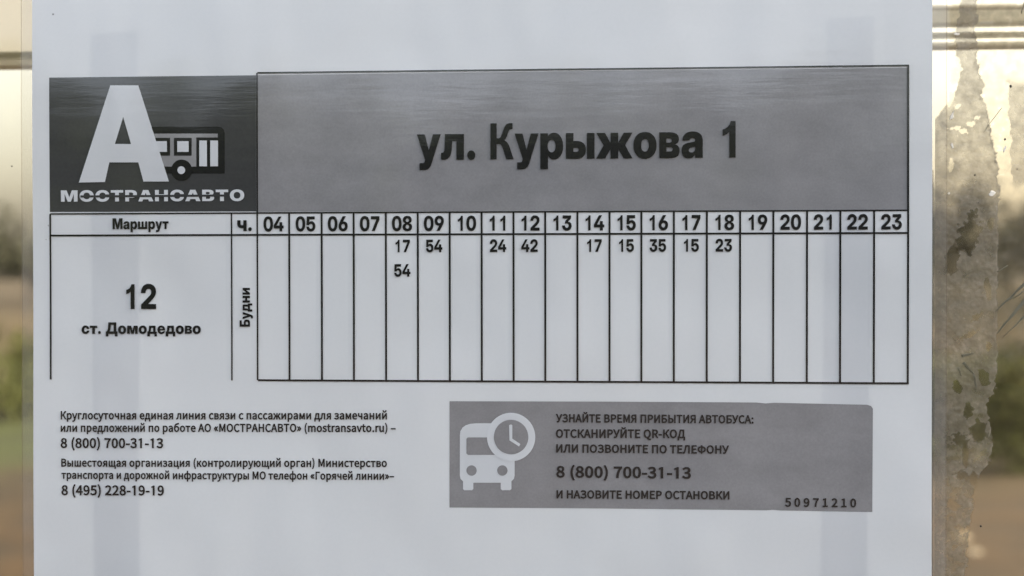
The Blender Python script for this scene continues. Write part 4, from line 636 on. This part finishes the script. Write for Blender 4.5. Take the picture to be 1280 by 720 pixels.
# paper, as a thin bowed sheet with thickness
def build_paper():
    st = 3.0; nx = int((SX[1] - SX[0]) / st) + 1; nz = int((SZ1 - SZ0) / st) + 1
    vs, fs = [], []
    for side in (0, -5):
        for j in range(nz + 1):
            for i in range(nx + 1):
                vs.append(SP(SX[0] + (SX[1] - SX[0]) * i / nx, SZ0 + (SZ1 - SZ0) * j / nz, side))
    w = nx + 1; N = w * (nz + 1)
    for j in range(nz):
        for i in range(nx):
            a = j * w + i; fs.append((a, a + 1, a + w + 1, a + w)); fs.append((N + a, N + a + w, N + a + w + 1, N + a + 1))
    nfront = len(fs)
    for i in (0, nx):
        k0 = len(vs)
        for j in range(nz + 1): vs += [vs[j * w + i], vs[N + j * w + i]]
        for j in range(nz):
            k = k0 + 2 * j; fs.append((k, k + 1, k + 3, k + 2) if i else (k, k + 2, k + 3, k + 1))
    o = mesh_object('paper', vs, fs, M_PAPER, sheet, True)
    o.data.materials.append(M_BACK)
    for i in range(1, nfront, 2): o.data.polygons[i].material_index = 1
    return o
build_paper()

# clear laminate border with its cut edge
for xa, xb, xe in ((EDGE_X['bl'], SX[0] - .02, EDGE_X['bl'] - .35), (SX[1] + .02, EDGE_X['br'], EDGE_X['br'] + .35)):
    put('laminate_border', [rect(xa, SZ0 - 4, xb, SZ1 + 4)], -2, M_FILM, sheet, cut=5)
    put('edge_and_shadow_strip', [rect(min(xe, xa if xe < xa else xb), SZ0 - 4, max(xe, xa if xe < xa else xb), SZ1 + 4)], -1, M_FILMEDGE, sheet, cut=5)

put('edge_and_shadow_strip', [rect(SX[1] + .02, SZ0, SX[1] + .45, 20)], -3, M_SHADE, sheet, cut=5)  # contact shadow at the paper's right edge, painted as a dark strip

# letters
def glyph_polys(G, ch, ox, sx, oz, sz, shear=0.0):
    adv, cs = G[ch]
    rings = [[(c[k], c[k + 1]) for k in range(0, len(c), 2)] for c in cs]
    return [[[(ox + x * sx, oz + y * sz) for x, y in r] for r in rings]] if rings else []

def layout(G, s, tracking=0):
    """pen positions plus ink extents in em/1000"""
    pen, out, lo, hi = 0, [], None, None
    for ch in s:
        adv, cs = G[ch]
        xs = [c[k] for c in cs for k in range(0, len(c), 2)]
        if xs:
            lo = pen + min(xs) if lo is None else lo; hi = pen + max(xs)
        out.append((ch, pen)); pen += adv + tracking
    return out, lo, hi
CAP = {'A': 727.0, 'B': 799.0}
GL = {'A': GLYPH_A, 'B': GLYPH_B}
def text(name, s, font, xl, xr, zl, zr, cap, mat, parent, layer=6, label=None, tracking=0, thin=0):
    out, lo, hi = layout(GL[font], s, tracking)
    sx = (xr - xl) / (hi - lo); sz = cap / CAP[font]
    polys = []
    for ch, pen in out:
        if ch == ' ': continue
        ox = xl + (pen - lo) * sx
        oz = zl + (zr - zl) * (ox - xl) / (xr - xl)
        polys += glyph_polys(GL[font], ch, ox, sx, oz, sz)
    return put(name, polys, layer, mat, parent, label=label, holes=False)

# heading: logo panel and title panel
logo = put('logo_panel', [[SHAPES['logo']]], 1, M_DARK, sheet, cut=4)
title = put('title_panel', [[SHAPES['titlep']]], 1, M_GREY, sheet, cut=4)
def lp(name, polys, layer, mat, parent=logo, cut=None, label=None):
    o = put(name, polys, layer, mat, sheet, cut=cut, label=label); o.parent = parent; return o
lp('bus_silhouette', [[SHAPES['body']]], 2, M_BLACK)
lp('bus_body', [[SHAPES['stripe']]], 3, M_MID)
lp('window_frame', [[SHAPES['wf1']]], 4, M_BLACK)
lp('window_frame', [[SHAPES['wf2']]], 4, M_BLACK)
lp('wheel', [[disk(*SHAPES['wheel'])]], 4, M_BLACK)
for k in ('wi1', 'wi2'): lp('window_pane', [[SHAPES[k]]], 5, M_PAPER)
for k in ('wd1', 'wd2'): lp('door_leaf', [[SHAPES[k]]], 5, M_PAPER)
lp('wheel_hub', [[disk(*SHAPES['hub'], 20)]], 5, M_PAPER)
lp('letter_a', [[SHAPES['A_outer'], SHAPES['A_hole']]], 6, M_PAPER, label='large white letter A of the logo')

for (key, font, s, xl, xr, zl, zr, cap) in TEXTS:
    if key == 'title':
        o = text('title_text', s, font, xl, xr, zl, zr, cap, M_BLACK, sheet, label='street name in large black letters'); o.parent = title
    elif key == 'wordmark':
        o = text('wordmark', s, font, xl, xr, zl, zr, cap, M_PAPER, sheet, tracking=40); o.parent = logo
        lp('wordmark_cut', [[SHAPES['slit']]], 8, M_DARK)
    elif key == 'route_heading': text('column_heading', s, font, xl, xr, zl, zr, cap, M_BLACK, sheet)
    elif key == 'hour_heading': text('column_heading', s, font, xl, xr, zl, zr, cap, M_BLACK, sheet)
    elif key == 'route_number': text('route_number', s, font, xl, xr, zl, zr, cap, M_BLACK, sheet)
    elif key == 'destination': text('destination_text', s, font, xl, xr, zl, zr, cap, M_BLACK, sheet)
    elif key in ('contact', 'phone'): text('contact_line' if key == 'contact' else 'phone_number', s, font, xl, xr, zl, zr, cap, M_BLACK, sheet)

# rotated word Будни
xb, zb0, zb1, capv = VERTICAL_TEXT
out, lo, hi = layout(GLYPH_A, 'Будни')
sc = (zb1 - zb0) / (hi - lo); polys = []
for ch, pen in out:
    for o in glyph_polys(GLYPH_A, ch, (pen - lo) * sc, sc, 0, capv / 727):
        polys.append([[(xb - y, zb0 + x) for x, y in r] for r in o])
put('day_heading', polys, 6, M_BLACK, sheet, holes=False)

# table rules
TL, CH = EDGE_X['tl'], EDGE_X['ch']
ZT = [p[1] for p in SHAPES['titlep'][:3]]
W = .56
ztop = ROW_Z['top'] + .25
put('table_rule', [quadline((0 - .3, ztop + .0), (COLUMN_X[20] + .3, ztop + .0), W)], 4, M_BLACK, sheet, cut=4)
put('table_rule', [quadline((TL, ROW_Z['r0']), (COLUMN_X[20], ROW_Z['r0']), .5)], 4, M_BLACK, sheet, cut=4)
put('table_rule', [quadline((TL, ROW_Z['r1']), (COLUMN_X[20], ROW_Z['r1']), .62)], 4, M_BLACK, sheet, cut=4)
put('table_rule', [quadline((-.3, ROW_Z['r2']), (COLUMN_X[20] + .35, ROW_Z['r2']), .66)], 4, M_BLACK, sheet, cut=4)
put('table_rule', [quadline((TL, ROW_Z['r2'] - .1), (TL, ROW_Z['r0']), .6)], 5, M_BLACK, sheet, cut=4)
put('table_rule', [quadline((CH, ROW_Z['r2'] - .1), (CH, ROW_Z['r0']), .5)], 5, M_BLACK, sheet, cut=4)
for k, x in enumerate(COLUMN_X):
    top = ztop if k in (0, 20) else ROW_Z['r0']
    put('table_rule', [quadline((x, ROW_Z['r2']), (x, top), .66 if k else .55)], 5, M_BLACK, sheet, cut=4)

# hours and departures
def number(name, s, cx, zb, cap, w):
    out, lo, hi = layout(GLYPH_A, s)
    # digits keep the same pitch: scale from the advance of two figures
    sx = w / 1270.0; mid = (out[0][1] + out[-1][1] + GLYPH_A[s[-1]][0]) / 2
    polys = []
    for ch, pen in out: polys += glyph_polys(GLYPH_A, ch, cx + (pen - mid) * sx, sx, zb, cap / 727)
    put(name, polys, 6, M_BLACK, sheet, holes=False)
for k in range(20):
    c = (COLUMN_X[k] + COLUMN_X[k + 1]) / 2 + .1
    number('hour_number', '%02d' % (k + 4), c, ROW_Z['r1'] + 1.12, 4.95, 6.9)
for h, m, row in ((8, '17', 0), (8, '54', 1), (9, '54', 0), (11, '24', 0), (12, '42', 0), (14, '17', 0), (15, '15', 0), (16, '35', 0), (17, '15', 0), (18, '23', 0)):
    k = h - 4; c = (COLUMN_X[k] + COLUMN_X[k + 1]) / 2 + .1
    number('departure_time', m, c, ROW_Z['b0'] if row == 0 else ROW_Z['b1'], 4.15, 5.6)

# information panel
info = put('information_panel', [[SHAPES['info']]], 1, M_GREY, sheet, cut=4)
def ip(name, polys, layer, mat):
    o = put(name, polys, layer, mat, sheet); o.parent = info; return o
ip('bus_icon', [[SHAPES['bbody']]], 2, M_PAPER)
ip('windscreen', [[SHAPES['bwin']]], 3, M_GREY)
ip('headlight', [[disk(*SHAPES['bl1'], 24)]], 3, M_GREY)
ip('headlight', [[disk(*SHAPES['bl2'], 24)]], 3, M_GREY)
ip('clock_rim', [[disk(*SHAPES['ring'], 56)]], 4, M_PAPER)
ip('clock_face', [[disk(*SHAPES['ringi'], 48)]], 5, M_GREY)
ip('clock_hands', [[SHAPES['hand']]], 6, M_PAPER)
for (key, font, s, xl, xr, zl, zr, cap) in TEXTS:
    if key in ('info', 'infophone'):
        o = text('information_line' if key == 'info' else 'phone_number', s, font, xl, xr, zl, zr, cap, M_BLACK, sheet); o.parent = info
a, b, c = SHAPES['stopno']
pitch = (b[0] - a[0]) / 7.6
polys = []
for i, ch in enumerate('5097¹2¹0'):
    _, cs = GLYPH_B[ch]; xs = [q[k] for q in cs for k in range(0, len(q), 2)]
    mid = (min(xs) + max(xs)) / 2; s_ = (c[1] - a[1]) / 763
    polys += glyph_polys(GLYPH_B, ch, a[0] + pitch * .3 + i * pitch - mid * s_, s_, a[1], s_)
o = put('stop_number', polys, 6, M_BLACK, sheet, holes=False); o.parent = info

# small specks on the sheet
for i, (x, z, r) in enumerate([(-70.3, 74.3, .35), (-72.2, 3.2, .2), (-71.5, 1.0, .22), (-73, -1.5, .15)]):
    put('speck', [[blob(x, z, r, r, 300 + i, 9, jag=.25)]], 1, M_MID, sheet)

# ---------------------------------------------------------------- tape strips behind the sheet
M_TAPE = rough_mat('foam_tape', [(0.3, (0.085, 0.072, 0.055)), (0.7, (0.10, 0.086, 0.068))], 90)
for key, lab in (('tapeL', 'left of the two vertical tape strips showing faintly through the paper'), ('tapeR', 'right of the two vertical tape strips showing faintly through the paper')):
    q = SHAPES[key]; n = 40
    vs, fs = [], []
    for j in range(n + 1):
        t = j / n
        for side, (a, b) in enumerate(((q[0], q[3]), (q[1], q[2]))):
            x = a[0] + (b[0] - a[0]) * t; z = a[1] + (b[1] - a[1]) * t
            vs.append((x / 1000, -wave(x, z) / 1000 + .0004, 1.5 + z / 1000)); vs.append((x / 1000, PANE_Y - .0001, 1.5 + z / 1000))
    for j in range(n):
        a = 4 * j
        fs += [(a, a + 4, a + 6, a + 2), (a + 1, a + 3, a + 7, a + 5), (a, a + 1, a + 5, a + 4), (a + 2, a + 6, a + 7, a + 3)]
    fs += [(0, 2, 3, 1), (4 * n, 4 * n + 1, 4 * n + 3, 4 * n + 2)]
    c0 = (vs[-1][0], vs[-1][1], vs[-1][2])
    o = mesh_object('tape_strip', [(v[0] - c0[0], v[1] - c0[1], v[2] - c0[2]) for v in vs], fs, M_TAPE)
    o.location = c0
    tag(o, lab, 'tape', 'tape strips behind the sheet')
